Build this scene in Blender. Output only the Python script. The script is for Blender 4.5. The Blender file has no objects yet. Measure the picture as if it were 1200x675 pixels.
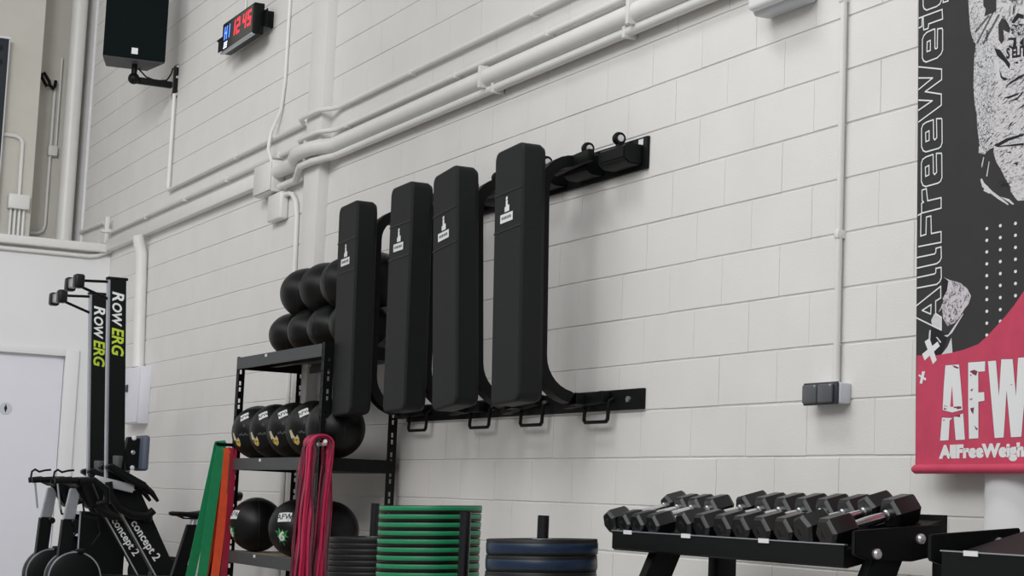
import bpy, bmesh, math, random
from mathutils import Vector, Matrix
random.seed(7)
C = bpy.context.scene.collection
SC = bpy.context.scene
PI = math.pi
H = 0.8            # height of the lens above the floor
FL = -0.10         # floor level
D = 4.438          # distance of the long block wall

# ------------------------------------------------------------------ camera
f, yaw, pitch, roll = 2163.257, 1.1165, 0.1180, 0.0424
Fv = Vector((-math.sin(yaw)*math.cos(pitch), math.cos(yaw)*math.cos(pitch), math.sin(pitch)))
Rv = Vector((math.cos(yaw), math.sin(yaw), 0)); Uv = Rv.cross(Fv)
Rv, Uv = math.cos(roll)*Rv+math.sin(roll)*Uv, -math.sin(roll)*Rv+math.cos(roll)*Uv
cam = bpy.data.objects.new('camera', bpy.data.cameras.new('camera')); C.objects.link(cam)
cam.data.sensor_width = 36.0; cam.data.lens = f/1200*36.0
cam.data.clip_end = 200
M = Matrix((( Rv.x, Uv.x, -Fv.x, 0), (Rv.y, Uv.y, -Fv.y, 0), (Rv.z, Uv.z, -Fv.z, H), (0, 0, 0, 1)))
cam.matrix_world = M
SC.camera = cam
# ------------------------------------------------------------------ light
SC.view_settings.view_transform = 'Standard'; SC.view_settings.look = 'None'
SC.view_settings.exposure = 0.0; SC.view_settings.gamma = 1.0; SC.view_settings.use_curve_mapping = False
wd = bpy.data.worlds.new('hall_light'); SC.world = wd; wd.use_nodes = True
bg = wd.node_tree.nodes['Background']; bg.inputs[0].default_value = (0.93, 0.97, 1, 1); bg.inputs[1].default_value = 0.31
def area(name, loc, target, sx, sy, power, col=(1, 1, 1)):
    l = bpy.data.lights.new(name, 'AREA'); l.shape = 'RECTANGLE'; l.size = sx; l.size_y = sy; l.energy = power; l.color = col
    o = bpy.data.objects.new(name, l); C.objects.link(o); o.location = loc
    o.rotation_euler = (Vector(target)-Vector(loc)).to_track_quat('-Z', 'Y').to_euler()
    return o

for bx_, tx_, pw_ in ((-17.5, -16.0, 60), (-12.5, -13.0, 95), (-8.0, -10.5, 150), (-3.0, -8.5, 270), (3.0, -7.0, 330)):
    area('high_bay_light', (bx_, -4.5, 7.5), (tx_, 3.6, 0.2), 6.5, 4.0, pw_, (1, 1, .995))
area('end_wall_fill', (-8.0, -1.0, 7.0), (-18.3, 2.6, 2.3), 2.0, 1.5, 66).data.spread = math.radians(75)  # added fill lamp, narrow beam brightening the end wall; no fitting of the hall
area('dumbbell_top_fill', (-6.6, 1.6, 7.0), (-6.0, 3.6, 0.8), 3.5, 0.8, 38).data.spread = math.radians(90)  # added overhead fill to lighten the dumbbell tops, not a hall fitting
# ------------------------------------------------------------------ materials
def s2l(c):
    c /= 255.0
    return c/12.92 if c <= 0.04045 else ((c+0.055)/1.055)**2.4
def rgb(r, g, b): return (s2l(r), s2l(g), s2l(b), 1)
def mat(name, col, rough=.5, metal=0.0, spec=.5, noise=0.0, nscale=40.0, bump=0.0, bscale=300.0, emit=0.0):
    m = bpy.data.materials.new(name); m.use_nodes = True; nt = m.node_tree; b = nt.nodes['Principled BSDF']
    b.inputs['Base Color'].default_value = col; b.inputs['Roughness'].default_value = rough
    b.inputs['Metallic'].default_value = metal; b.inputs['Specular IOR Level'].default_value = spec
    if emit:
        b.inputs['Emission Color'].default_value = col; b.inputs['Emission Strength'].default_value = emit
    tc = nt.nodes.new('ShaderNodeTexCoord')
    if noise:
        n = nt.nodes.new('ShaderNodeTexNoise'); n.inputs['Scale'].default_value = nscale; n.inputs['Detail'].default_value = 5
        nt.links.new(tc.outputs['Object'], n.inputs['Vector'])
        r = nt.nodes.new('ShaderNodeValToRGB')
        r.color_ramp.elements[0].position = .3; r.color_ramp.elements[1].position = .7
        r.color_ramp.elements[0].color = tuple(c*(1-noise) for c in col[:3])+(1,)
        r.color_ramp.elements[1].color = tuple(min(1, c*(1+noise)) for c in col[:3])+(1,)
        nt.links.new(n.outputs['Fac'], r.inputs['Fac']); nt.links.new(r.outputs['Color'], b.inputs['Base Color'])
    if bump:
        n2 = nt.nodes.new('ShaderNodeTexNoise'); n2.inputs['Scale'].default_value = bscale; n2.inputs['Detail'].default_value = 3
        nt.links.new(tc.outputs['Object'], n2.inputs['Vector'])
        bp = nt.nodes.new('ShaderNodeBump'); bp.inputs['Strength'].default_value = bump; bp.inputs['Distance'].default_value = .004
        nt.links.new(n2.outputs['Fac'], bp.inputs['Height']); nt.links.new(bp.outputs['Normal'], b.inputs['Normal'])
    return m
WALLC = rgb(222, 220, 217)
m_wall = mat('painted_block', WALLC, .72, spec=.25, noise=.025, nscale=3, bump=.35, bscale=160)
m_mortar = mat('painted_joint', WALLC, .8, spec=.2)
m_plaster = mat('painted_plaster', rgb(224, 224, 225), .75, spec=.2, noise=.015, nscale=2)
m_plasterw = mat('warm_painted_plaster', rgb(208, 205, 196), .8, spec=.2, noise=.03, nscale=4, bump=.2, bscale=60)
m_door = mat('painted_door', rgb(222, 222, 230), .5, noise=.01, nscale=6)
m_pipe = mat('painted_pipe', rgb(222, 221, 218), .38, spec=.5, noise=.02, nscale=9)
m_floor = mat('warm_sports_floor', rgb(172, 166, 160), .6, noise=.12, nscale=6)
m_vinyl = mat('black_vinyl', rgb(18, 20, 21), .55, spec=.28, noise=.1, nscale=18, bump=.25, bscale=420)
m_seam = mat('black_piping', rgb(24, 25, 27), .45)
m_white = mat('white_print', rgb(226, 227, 228), .6)
m_black = mat('black_powder_coat', rgb(11, 13, 14), .5, spec=.2, noise=.12, nscale=30)
m_gun = mat('charcoal_powder_coat', rgb(72, 74, 76), .55, spec=.4, noise=.05, nscale=30)
m_rub = mat('black_rubber', rgb(11, 12, 13), .45, spec=.35, noise=.15, nscale=50)
m_ball = mat('black_leatherette', rgb(9, 9, 10), .36, spec=.3, noise=.2, nscale=14, bump=.18, bscale=260)
m_chrome = mat('chrome', rgb(215, 216, 218), .22, metal=1.0)
m_zinc = mat('zinc_bolt', rgb(225, 226, 228), .35, metal=.9)
m_alu = mat('aluminium', rgb(186, 190, 197), .38, metal=.75, noise=.04, nscale=25)
m_steelp = mat('brushed_plate', rgb(198, 200, 204), .4, metal=.5)
m_wood = mat('chipboard_deck', rgb(142, 128, 110), .8, noise=.15, nscale=50)
m_green = mat('green_rubber', rgb(18, 132, 84), .42, spec=.5, noise=.06, nscale=30)
m_blue = mat('blue_rubber', rgb(12, 38, 64), .35, spec=.5, noise=.06, nscale=30)
m_bgreen = mat('green_latex', rgb(24, 138, 88), .55, noise=.08, nscale=20)
m_borange = mat('orange_latex', rgb(232, 84, 46), .55, noise=.08, nscale=20)
m_bred = mat('crimson_latex', rgb(158, 26, 56), .5, noise=.1, nscale=20)
m_bpink = mat('raspberry_latex', rgb(204, 40, 88), .45, noise=.1, nscale=20)
m_bmar = mat('maroon_latex', rgb(92, 30, 48), .5, noise=.1, nscale=20)
m_bolive = mat('olive_latex', rgb(86, 84, 48), .6)
m_lime = mat('lime_print', rgb(186, 208, 60), .6)
m_yellow = mat('yellow_print', rgb(214, 178, 62), .6)
m_bone = mat('pale_print', rgb(212, 204, 170), .6)
m_gprint = mat('green_print', rgb(70, 170, 90), .6)
m_red = mat('red_banner', rgb(196, 72, 98), .7, spec=.2, noise=.07, nscale=14, bump=.15, bscale=30)
m_dark = mat('charcoal_banner', rgb(52, 51, 52), .65, spec=.3, noise=.06, nscale=10)
m_ink = mat('black_ink', rgb(38, 37, 40), .7, spec=.2)
m_paper = mat('pale_grey_print', rgb(206, 205, 207), .7, spec=.2, noise=.1, nscale=70)
m_maroon = mat('dark_ink_edge', rgb(120, 46, 66), .7)
m_spk = mat('speaker_grille', rgb(9, 18, 18), .9, spec=.15, noise=.3, nscale=220)
m_slate = mat('slate_panel', rgb(38, 45, 54), .6, noise=.05, nscale=20)
m_grey = mat('grey_plastic', rgb(196, 200, 206), .45)
m_dgrey = mat('smoked_plastic', rgb(86, 88, 92), .25)
m_navy = mat('dark_plastic', rgb(48, 50, 58), .4)
m_seat = mat('grey_blue_foam', rgb(84, 92, 108), .6)
m_ledr = mat('red_led', (1, .03, .06, 1), .5, emit=1.3)
m_ledb = mat('blue_led', (.1, .25, 1, 1), .5, emit=1.6)
m_ledw = mat('white_led', (.8, .85, 1, 1), .5, emit=.8)
def stipple(name, lo, hi, scale, pos=(.42, .58), stretch=(1, 1, 1)):
    m = bpy.data.materials.new(name); m.use_nodes = True; nt = m.node_tree; b = nt.nodes['Principled BSDF']
    b.inputs['Roughness'].default_value = .7; b.inputs['Specular IOR Level'].default_value = .2
    tc = nt.nodes.new('ShaderNodeTexCoord'); mp = nt.nodes.new('ShaderNodeMapping'); mp.inputs['Scale'].default_value = stretch
    n = nt.nodes.new('ShaderNodeTexNoise'); n.inputs['Scale'].default_value = scale; n.inputs['Detail'].default_value = 4; n.inputs['Distortion'].default_value = 1.5
    r = nt.nodes.new('ShaderNodeValToRGB'); r.color_ramp.elements[0].position = pos[0]; r.color_ramp.elements[1].position = pos[1]
    r.color_ramp.elements[0].color = lo; r.color_ramp.elements[1].color = hi
    nt.links.new(tc.outputs['Object'], mp.inputs['Vector']); nt.links.new(mp.outputs['Vector'], n.inputs['Vector'])
    nt.links.new(n.outputs['Fac'], r.inputs['Fac']); nt.links.new(r.outputs['Color'], b.inputs['Base Color'])
    return m
m_hairy = stipple('stippled_arm_print', rgb(70, 70, 74), rgb(206, 206, 208), 120, (.36, .52))
m_shirt = stipple('streaked_shirt_print', rgb(110, 110, 114), rgb(208, 206, 208), 60, (.32, .5), (1, 1, 2.6))
m_face = stipple('stippled_face_print', rgb(110, 110, 113), rgb(206, 205, 207), 26, (.36, .5))
m_beard = stipple('stippled_beard_print', rgb(50, 50, 53), rgb(190, 190, 192), 90, (.45, .55))
m_fore = stipple('stippled_forearm_print', rgb(80, 72, 80), rgb(204, 198, 204), 60, (.36, .52))

# ------------------------------------------------------------------ mesh helpers
class MB:
    def __init__(s): s.bm = bmesh.new()
    def add(s, vs, fs, smooth=False):
        v = [s.bm.verts.new(p) for p in vs]
        for q in fs:
            try:
                fc = s.bm.faces.new([v[i] for i in q]); fc.smooth = smooth
            except ValueError: pass
        return s
    def merge(s, b2, smooth=None):
        me = bpy.data.meshes.new('t'); b2.to_mesh(me); b2.free()
        if smooth is not None:
            for p in me.polygons: p.use_smooth = smooth
        s.bm.from_mesh(me); bpy.data.meshes.remove(me); return s
    def box(s, c, size, bevel=0.0, seg=2, rot=None, taper=None):
        b = bmesh.new(); bmesh.ops.create_cube(b, size=1.0)
        for v in b.verts:
            v.co = Vector((v.co.x*size[0], v.co.y*size[1], v.co.z*size[2]))
            if taper: v.co = taper(v.co)
        if bevel: bmesh.ops.bevel(b, geom=list(b.edges), offset=bevel, segments=seg, affect='EDGES', profile=.5)
        for v in b.verts:
            if rot is not None: v.co = rot @ v.co
            v.co += Vector(c)
        return s.merge(b, bevel > 0 and seg > 2)
    def span(s, a, b, bevel=0.0, seg=2):
        return s.box([(a[i]+b[i])/2 for i in range(3)], [abs(b[i]-a[i]) for i in range(3)], bevel, seg)
    def prism(s, pts, axis, a, b, bevel=0.0):
        # pts: 2D profile in the two remaining axes, in order
        def P(p, t):
            return {'x': (t, p[0], p[1]), 'y': (p[0], t, p[1]), 'z': (p[0], p[1], t)}[axis]
        bb = bmesh.new(); n = len(pts)
        v0 = [bb.verts.new(P(p, a)) for p in pts]; v1 = [bb.verts.new(P(p, b)) for p in pts]
        bb.faces.new(v0); bb.faces.new(v1[::-1])
        for i in range(n): bb.faces.new((v0[i], v1[i], v1[(i+1) % n], v0[(i+1) % n]))
        bmesh.ops.recalc_face_normals(bb, faces=list(bb.faces))
        if bevel: bmesh.ops.bevel(bb, geom=list(bb.edges), offset=bevel, segments=2, affect='EDGES')
        return s.merge(bb)
    def tube(s, path, r, seg=12, closed=False, cap=True, smooth=True, flat=None):
        # flat=(width_vec, w, t): rectangular strip cross-section instead of round
        P = [Vector(p) for p in path]; n = len(P); rings = []
        prev = None
        for i, p in enumerate(P):
            if closed: t = P[(i+1) % n]-P[i-1]
            elif i == 0: t = P[1]-P[0]
            elif i == n-1: t = P[-1]-P[-2]
            else: t = (P[i+1]-P[i]).normalized()+(P[i]-P[i-1]).normalized()
            t.normalize()
            rr = r[i] if isinstance(r, (list, tuple)) else r
            if flat:
                wv = Vector(flat[0]).normalized(); nv = t.cross(wv).normalized()
                hw, ht = flat[1]/2, flat[2]/2
                rings.append([p+wv*hw+nv*ht, p-wv*hw+nv*ht, p-wv*hw-nv*ht, p+wv*hw-nv*ht])
            else:
                if prev is None:
                    a = Vector((0, 0, 1)) if abs(t.z) < .9 else Vector((1, 0, 0))
                    u = t.cross(a).normalized()
                else: u = (prev-t*prev.dot(t)).normalized()
                prev = u; w = t.cross(u)
                k = 1.0
                if 0 < i < n-1 and not closed:
                    d = (P[i+1]-P[i]).normalized().dot((P[i]-P[i-1]).normalized()); k = 1/max(.5, math.sqrt((1+d)/2))
                rings.append([p+(u*math.cos(2*PI*j/seg)+w*math.sin(2*PI*j/seg))*rr*(1 if k < 1.02 else min(k, 1.15)) for j in range(seg)])
        m = len(rings[0]); vs = [q for rg in rings for q in rg]; fs = []
        for i in range(n if closed else n-1):
            k = (i+1) % n
            for j in range(m): fs.append((i*m+j, i*m+(j+1) % m, k*m+(j+1) % m, k*m+j))
        if cap and not closed: fs += [tuple(range(m))[::-1], tuple((n-1)*m+j for j in range(m))]
        return s.add(vs, fs, smooth and not flat)
    def lathe(s, prof, o=(0, 0, 0), seg=48, axis='z', smooth=True):
        vs, fs = [], []; n = len(prof)
        for i in range(seg):
            a = 2*PI*i/seg
            for r, h in prof:
                x, y, z = r*math.cos(a), r*math.sin(a), h
                if axis == 'x': x, y, z = z, x, y
                if axis == 'y': x, y, z = y, z, x
                vs.append((o[0]+x, o[1]+y, o[2]+z))
        for i in range(seg):
            k = (i+1) % seg
            for j in range(n-1): fs.append((i*n+j, k*n+j, k*n+j+1, i*n+j+1))
        return s.add(vs, fs, smooth)
    def ball(s, c, r, seg=32, rings=20):
        b = bmesh.new(); bmesh.ops.create_uvsphere(b, u_segments=seg, v_segments=rings, radius=1)
        for v in b.verts: v.co = Vector((v.co.x*r[0], v.co.y*r[1], v.co.z*r[2]))+Vector(c)
        return s.merge(b, True)
    def cyl(s, a, b, r, seg=20, r2=None):
        return s.tube([a, b], [r, r if r2 is None else r2], seg)
    def poly(s, pts3):
        v = [s.bm.verts.new(p) for p in pts3]
        s.bm.faces.new(v); return s
    def build(s, name, m, parent=None, loc=None, split=40):
        me = bpy.data.meshes.new(name)
        bmesh.ops.recalc_face_normals(s.bm, faces=list(s.bm.faces))
        off = Vector((0, 0, 0)); r = parent
        while r is not None: off += r.location; r = r.parent
        if loc is not None: off += Vector(loc)
        for v in s.bm.verts: v.co -= off
        s.bm.to_mesh(me); s.bm.free(); me.materials.append(m)
        if split and hasattr(me, 'set_sharp_from_angle'): me.set_sharp_from_angle(angle=math.radians(split))
        o = bpy.data.objects.new(name, me); C.objects.link(o)
        if loc is not None: o.location = loc
        if parent is not None: o.parent = parent
        return o
def tag(o, label, cat, group=None):
    o['label'] = label; o['category'] = cat
    if group: o['group'] = group
    return o
def thing(name, label, cat, loc, group=None):
    o = bpy.data.objects.new(name, None); C.objects.link(o); o.location = loc; o.empty_display_size = .1
    return tag(o, label, cat, group)
def struct(o): o['kind'] = 'structure'; return o
def dup(root, loc, label, rotz=0.0):
    r = root.copy(); C.objects.link(r); r.location = loc; r['label'] = label
    if rotz: r.rotation_euler = (0, 0, rotz)
    for ch in list(root.children):
        c = ch.copy(); C.objects.link(c); c.parent = r
        for g in list(ch.children):
            d = g.copy(); C.objects.link(d); d.parent = c
    return r
def text2d(s, size, shear=0.0, bold=0.0, align='LEFT', res=3):
    cu = bpy.data.curves.new('t', 'FONT'); cu.body = s; cu.size = size; cu.shear = shear; cu.offset = bold; cu.align_x = align; cu.resolution_u = res
    o = bpy.data.objects.new('t', cu); C.objects.link(o)
    dg = bpy.context.evaluated_depsgraph_get(); me = bpy.data.meshes.new_from_object(o.evaluated_get(dg))
    vs = [(v.co.x, v.co.y) for v in me.vertices]; fs = [tuple(p.vertices) for p in me.polygons]
    bpy.data.objects.remove(o); bpy.data.curves.remove(cu); bpy.data.meshes.remove(me)
    return vs, fs
def put_text(mb, s, size, o, ex, ey, shear=0.0, bold=0.0, align='LEFT', sx=1.0):
    vs, fs = text2d(s, size, shear, bold, align)
    o, ex, ey = Vector(o), Vector(ex), Vector(ey)
    mb.add([o+ex*(x*sx)+ey*y for x, y in vs], fs)
    return max(x for x, y in vs)*sx if vs else 0
ORD = ['first', 'second', 'third', 'fourth', 'fifth', 'sixth', 'seventh', 'eighth', 'ninth', 'tenth', 'eleventh', 'twelfth', 'thirteenth', 'fourteenth', 'fifteenth', 'sixteenth', 'seventeenth', 'eighteenth', 'nineteenth', 'twentieth', 'twenty-first', 'twenty-second', 'twenty-third', 'twenty-fourth']+['twenty-'+w for w in ('fifth', 'sixth', 'seventh', 'eighth', 'ninth')]+['thirtieth']+['thirty-'+w for w in ('first', 'second', 'third', 'fourth', 'fifth')]

# ================================================================== THE ROOM
struct(MB().span((-22, -10, FL-.1), (6, 4.7, FL)).build('floor', m_floor))
# long wall of painted blocks: every block face with its chamfered joints
def block_wall():
    mb = MB(); bm = mb.bm
    U = .225; X0, X1 = -19.62, -2.0
    for k in range(-16, 15):
        zt = 3.081-U*k; zb = zt-U
        zb = max(zb, FL)
        start = -5.602+(0 if k % 2 else U)
        n0 = math.floor((X0-start)/.45)
        x = start+n0*.45
        while x < X1:
            a, b = max(x, X0), min(x+.45, X1); x += .45
            if b-a < .03: continue
            hz, hx, dp = .0062, (.0016 if a > -12.5 else .0006), .011
            jz = random.uniform(-.0012, .0012); yo = D+random.uniform(-.0008, .0008)
            o = [(a, D+dp, zb), (b, D+dp, zb), (b, D+dp, zt), (a, D+dp, zt)]
            i = [(a+hx, yo, zb+hz+jz), (b-hx, yo, zb+hz+jz), (b-hx, yo, zt-hz+jz), (a+hx, yo, zt-hz+jz)]
            vs = [bm.verts.new(p) for p in o+i]
            for q in ((4, 5, 6, 7), (0, 1, 5, 4), (1, 2, 6, 5), (2, 3, 7, 6), (3, 0, 4, 7)):
                bm.faces.new([vs[j] for j in q])
    mb.span((-22, D+.006, FL), (-1.5, D+.25, 6.9))
    return struct(mb.build('wall_right', m_wall, split=0))
block_wall()
# lower end wall: front of a boxed-in room, with a ledge on top
def end_wall():
    mb = MB()
    mb.span((-18.3, 4.06, FL), (-18.45, D+.006, 3.2)); mb.span((-18.3, -4, 2.10), (-18.45, 4.06, 3.2)); mb.span((-18.3, -4, FL), (-18.45, 3.02, 2.10))
    struct(mb.build('wall_back', m_plaster))
    struct(MB().span((-18.28, -4, 3.2), (-20.1, D+.006, 3.245)).build('trim_4', m_plaster))
    struct(MB().span((-20.1, -4, 3.245), (-19.95, D+.006, 6.9)).build('wall_back', m_plasterw))
    struct(MB().span((-19.95, -4, 3.245), (-19.4, 3.84, 6.9), .01).build('wall_back', m_plasterw))
    struct(MB().span((-19.95, 4.415, 3.245), (-19.6, D+.006, 6.9)).build('trim_1', m_plaster))
    fr = MB()
    fr.span((-18.265, 4.056, FL), (-18.31, 4.19, 2.16), .004); fr.span((-18.265, 2.88, 2.092), (-18.31, 4.056, 2.16), .004); fr.span((-18.265, 2.88, FL), (-18.31, 3.02, 2.092), .004)
    d = struct(MB().span((-18.33, 3.022, FL+.005), (-18.37, 4.054, 2.09)).build('door_1', m_door))
    fr.build('door_frame', m_plaster, d)
    sg = MB(); sg.lathe([(0, .006), (.058, .006), (.06, .003), (.06, 0)], (-18.33, 3.522, 1.545), 28, 'x'); sg.build('door_sign', m_grey, d)
    ps = MB(); ps.prism([(3.522, 1.59), (3.537, 1.548), (3.522, 1.503), (3.507, 1.548)], 'x', -18.323, -18.3205)
    ps.build('pictogram', m_ink, d)
end_wall()
# pilaster on the long wall and the round column beside the banner
struct(MB().span((-12.40, D-.08, FL), (-12.10, D+.006, 6.9), .006).build('trim_2', m_wall))
cl = MB(); cl.prism([(-5.03+.135*math.cos(a), D+.01-.085*math.sin(a)) for a in [PI*i/24 for i in range(25)]], 'z', FL, 6.9); struct(cl.build('trim_3', m_plaster))
# ================================================================== PIPES AND CONDUITS
def arc(c, r, a0, a1, u, v, n=8):
    c, u, v = Vector(c), Vector(u), Vector(v)
    return [c+u*(r*math.cos(a0+(a1-a0)*i/n))+v*(r*math.sin(a0+(a1-a0)*i/n)) for i in range(n+1)]
def pipe(name, label, cat, path, r, clips=(), group=None, m=m_pipe):
    mb = MB(); mb.tube(path, r, 16)
    o = tag(mb.build(name, m, None, path[0]), label, cat, group)
    for p in clips:
        c = MB(); c.box(p, (.03, r*2.2+.02, r*2.5), .004); c.build('clip', m_pipe, o)
    return o
YP = D-.03
# conduits that follow the long wall and jog round the pilaster
def jog(z, y, r, x0=-16.2, x1=-5.7, push=.085):
    return [(x0, y, z), (-12.62, y, z), (-12.56, y-.02, z), (-12.46, y-push+.01, z), (-12.36, y-push, z), (-12.12, y-push, z), (-12.05, y-push+.01, z), (-11.95, y-.02, z), (-11.88, y, z), (x1, y, z)]
pipe('conduit', 'uppermost thin painted conduit running along the block wall', 'conduit', [(-16.19, YP, 4.40), (-16.19, YP, 3.54), (-16.16, YP, 3.51)]+jog(3.51, YP, .016)[1:], .017, [(x, D-.02, 3.51) for x in (-14.2, -10.6, -8.9)])
pipe('conduit', 'second thin conduit from the top, below the uppermost one on the block wall', 'conduit', [(-19.58, YP, 3.52), (-19.45, YP, 3.52), (-18.55, YP, 3.50), (-18.2, YP, 3.36)]+jog(3.355, YP, .016)[1:], .018, [(x, D-.02, 3.355) for x in (-16.9, -15.6, -14.4, -13.1, -11.7, -9.9, -8.7)])
pipe('water_pipe', 'thick painted pipe along the block wall right of the junction box', 'pipe', [(-13.05, D-.06, 3.22), (-12.62, D-.06, 3.22), (-12.5, D-.12, 3.23), (-12.36, D-.155, 3.235), (-12.12, D-.155, 3.235), (-11.98, D-.12, 3.235), (-11.88, D-.06, 3.235), (-5.7, D-.06, 3.235)], .052, [(x, D-.05, 3.235) for x in (-9.4, -7.7)])
pipe('conduit', 'medium conduit directly under the thick pipe on the block wall', 'conduit', [(-13.0, D-.05, 3.10), (-12.66, D-.05, 3.10), (-12.5, D-.09, 3.13), (-12.36, D-.125, 3.15), (-12.12, D-.125, 3.15), (-11.98, D-.09, 3.155), (-11.86, D-.05, 3.16), (-5.7, D-.05, 3.16)], .026, [(x, D-.04, 3.16) for x in (-9.3, -7.8)])
tr = MB(); tr.span((-18.24, D, 3.165), (-13.45, D-.075, 3.275), .012, 2)
tag(tr.build('cable_trunking', m_pipe, None, (-15.8, D, 3.2)), 'boxed white cable trunking running from the end wall corner to the junction box', 'trunking')
pipe('drop_pipe', 'white pipe dropping from the trunking to the white wall cabinet', 'pipe', [(-16.86, D-.10, 3.165), (-16.86, D-.09, 3.1), (-16.86, D-.06, 3.0), (-16.74, D-.05, 1.93)], .055)
eb = MB(); eb.span((-18.30, 2.0, 3.15), (-18.20, 4.43, 3.235), .015, 3)
tag(eb.build('cable_trunking', m_pipe, None, (-18.25, 3.2, 3.2)), 'white trunking across the end wall along the ledge above the door', 'trunking')
pipe('conduit', 'thin conduit under the trunking on the end wall above the door', 'conduit', [(-18.27, 2.0, 3.105), (-18.27, 4.22, 3.105), (-18.27, 4.30, 3.12), (-18.25, 4.39, 3.16)], .02)
sb = MB(); sb.span((-18.295, 4.355, 3.246), (-18.255, 4.395, 3.52), .004); sb.span((-18.31, 4.32, 3.36), (-18.24, 4.42, 3.385))
tag(sb.build('strut_bracket', m_pipe, None, (-18.3, 4.35, 3.25)), 'short upright painted bracket standing on the ledge in the corner', 'bracket')
# upper corner: downpipe, conduits, junction box, clamp lamp, slate panel
pipe('downpipe', 'wide white downpipe in the upper corner behind the ledge', 'pipe', [(-19.75, 4.27, 3.246), (-19.75, 4.27, 6.9)], .088)
pipe('conduit', 'upright conduit below the clamp lamp bending along the ledge', 'conduit', [(-19.92, 4.10, 5.19), (-19.92, 4.10, 3.60), (-19.92, 4.08, 3.54), (-19.92, 4.03, 3.51), (-19.92, 3.90, 3.50)], .018)
pipe('conduit', 'second upright conduit just right of the clamp lamp pole', 'conduit', [(-19.92, 4.155, 5.45), (-19.92, 4.155, 4.42)], .014)
jb = MB(); jb.span((-19.95, 4.07, 4.36), (-19.87, 4.17, 4.47), .006)
tag(jb.build('junction_box', m_pipe, None, (-19.92, 4.12, 4.4)), 'tiny junction box halfway down the clamp lamp conduit', 'junction box')
fl = thing('clamp_lamp', 'small black clamp lamp with looped bracket at the top of its conduit', 'lamp', (-19.9, 4.10, 5.2))
b = MB(); b.tube([(-19.85, 3.93, 5.235), (-19.85, 3.955, 5.25), (-19.85, 4.02, 5.16), (-19.85, 4.03, 5.11), (-19.85, 4.0, 5.10), (-19.85, 3.94, 5.19)], .019, 8, closed=True); b.build('loop', m_black, fl)
b = MB(); b.tube([(-19.86, 4.03, 5.12), (-19.86, 4.07, 5.09), (-19.88, 4.09, 5.12), (-19.90, 4.10, 5.185)], .018, 8); b.build('bracket_arm', m_black, fl)
pipe('conduit', 'bent conduit rising from the grey junction box beside the slate panel', 'conduit', [(-19.375, 3.475, 4.435), (-19.375, 3.62, 4.43), (-19.375, 3.67, 4.41), (-19.375, 3.695, 4.37), (-19.375, 3.70, 3.80)], .02)
bx = thing('junction_box', 'grey junction box with four conduits dropping to the ledge', 'junction box', (-19.35, 3.69, 3.7))
b = MB(); b.span((-19.40, 3.585, 3.66), (-19.30, 3.80, 3.81), .006); b.build('cover', m_pipe, bx)
for yy in (3.625, 3.67, 3.715, 3.76):
    b = MB(); b.tube([(-19.37, yy, 3.66), (-19.37, yy, 3.246)], .015, 10); b.build('conduit_tail', m_pipe, bx)
sp = thing('wall_panel', 'dark slate wall panel cut off by the left edge of the view', 'panel', (-19.3, 3.2, 3.5))
b = MB(); b.span((-19.40, 2.2, 3.47), (-19.24, 3.455, 5.41), .004); b.build('board', m_slate, sp)
b = MB(); b.span((-19.41, 2.2, 5.411), (-19.23, 3.47, 5.435), .003); b.span((-19.39, 3.456, 3.47), (-19.25, 3.468, 5.411)); b.build('edge_trim', m_white, sp)
for zz in (5.31, 5.16):
    b = MB(); b.lathe([(0, .004), (.028, .004), (.03, 0)], (-19.239, 3.375, zz), 20, 'x'); b.build('rivet', m_ink, sp)
b = MB(); b.lathe([(.02, 0), (.022, .012), (.04, .012), (.042, 0)], (-19.238, 3.40, 3.98), 24, 'x'); b.build('ring', m_white, sp)
# junction boxes on the long wall
j1 = thing('junction_box', 'upper painted junction box where the trunking meets the thick pipe', 'junction box', (-13.25, D, 3.1))
b = MB(); b.span((-13.46, D, 3.07), (-13.05, D-.10, 3.31), .008); b.build('box', m_pipe, j1)
b = MB(); b.span((-13.45, D-.101, 3.08), (-13.06, D-.115, 3.30), .006); b.build('lid', m_pipe, j1)
j2 = thing('junction_box', 'lower painted junction box hanging just under the upper one', 'junction box', (-13.0, D, 2.85))
b = MB(); b.span((-13.22, D, 2.85), (-12.92, D-.07, 3.06), .02, 3); b.build('box', m_pipe, j2)
pipe('cable', 'curved painted cable from the lower junction box down behind the black balls', 'cable', [(-12.93, D-.03, 3.03), (-12.84, D-.03, 3.03), (-12.76, D-.03, 3.01), (-12.70, D-.025, 2.95), (-12.67, D-.022, 2.85), (-12.66, D-.02, 2.5), (-12.66, D-.02, FL+.02)], .018)
pipe('cable', 'loose painted cable hanging from above down to the upper junction box', 'cable', [(-13.10, D-.015, 6.8), (-13.12, D-.015, 4.6), (-13.13, D-.015, 3.95), (-13.17, D-.02, 3.72), (-13.26, D-.06, 3.55), (-13.24, D-.08, 3.42), (-13.16, D-.07, 3.30)], .014)
# wall cabinet by the corner
wc = thing('wall_cabinet', 'slim white metal cabinet on the wall behind the rowing machines', 'cabinet', (-16.7, D, 1.4))
b = MB(); b.span((-17.0, D, 1.41), (-16.46, D-.10, 1.925), .005); b.build('body', m_door, wc)
b = MB(); b.span((-16.99, D-.101, 1.42), (-16.47, D-.112, 1.915), .003); b.build('door', m_door, wc)
b = MB(); b.span((-16.86, D-.112, 1.70), (-16.82, D-.13, 1.77), .006); b.build('latch', m_navy, wc)
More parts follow.
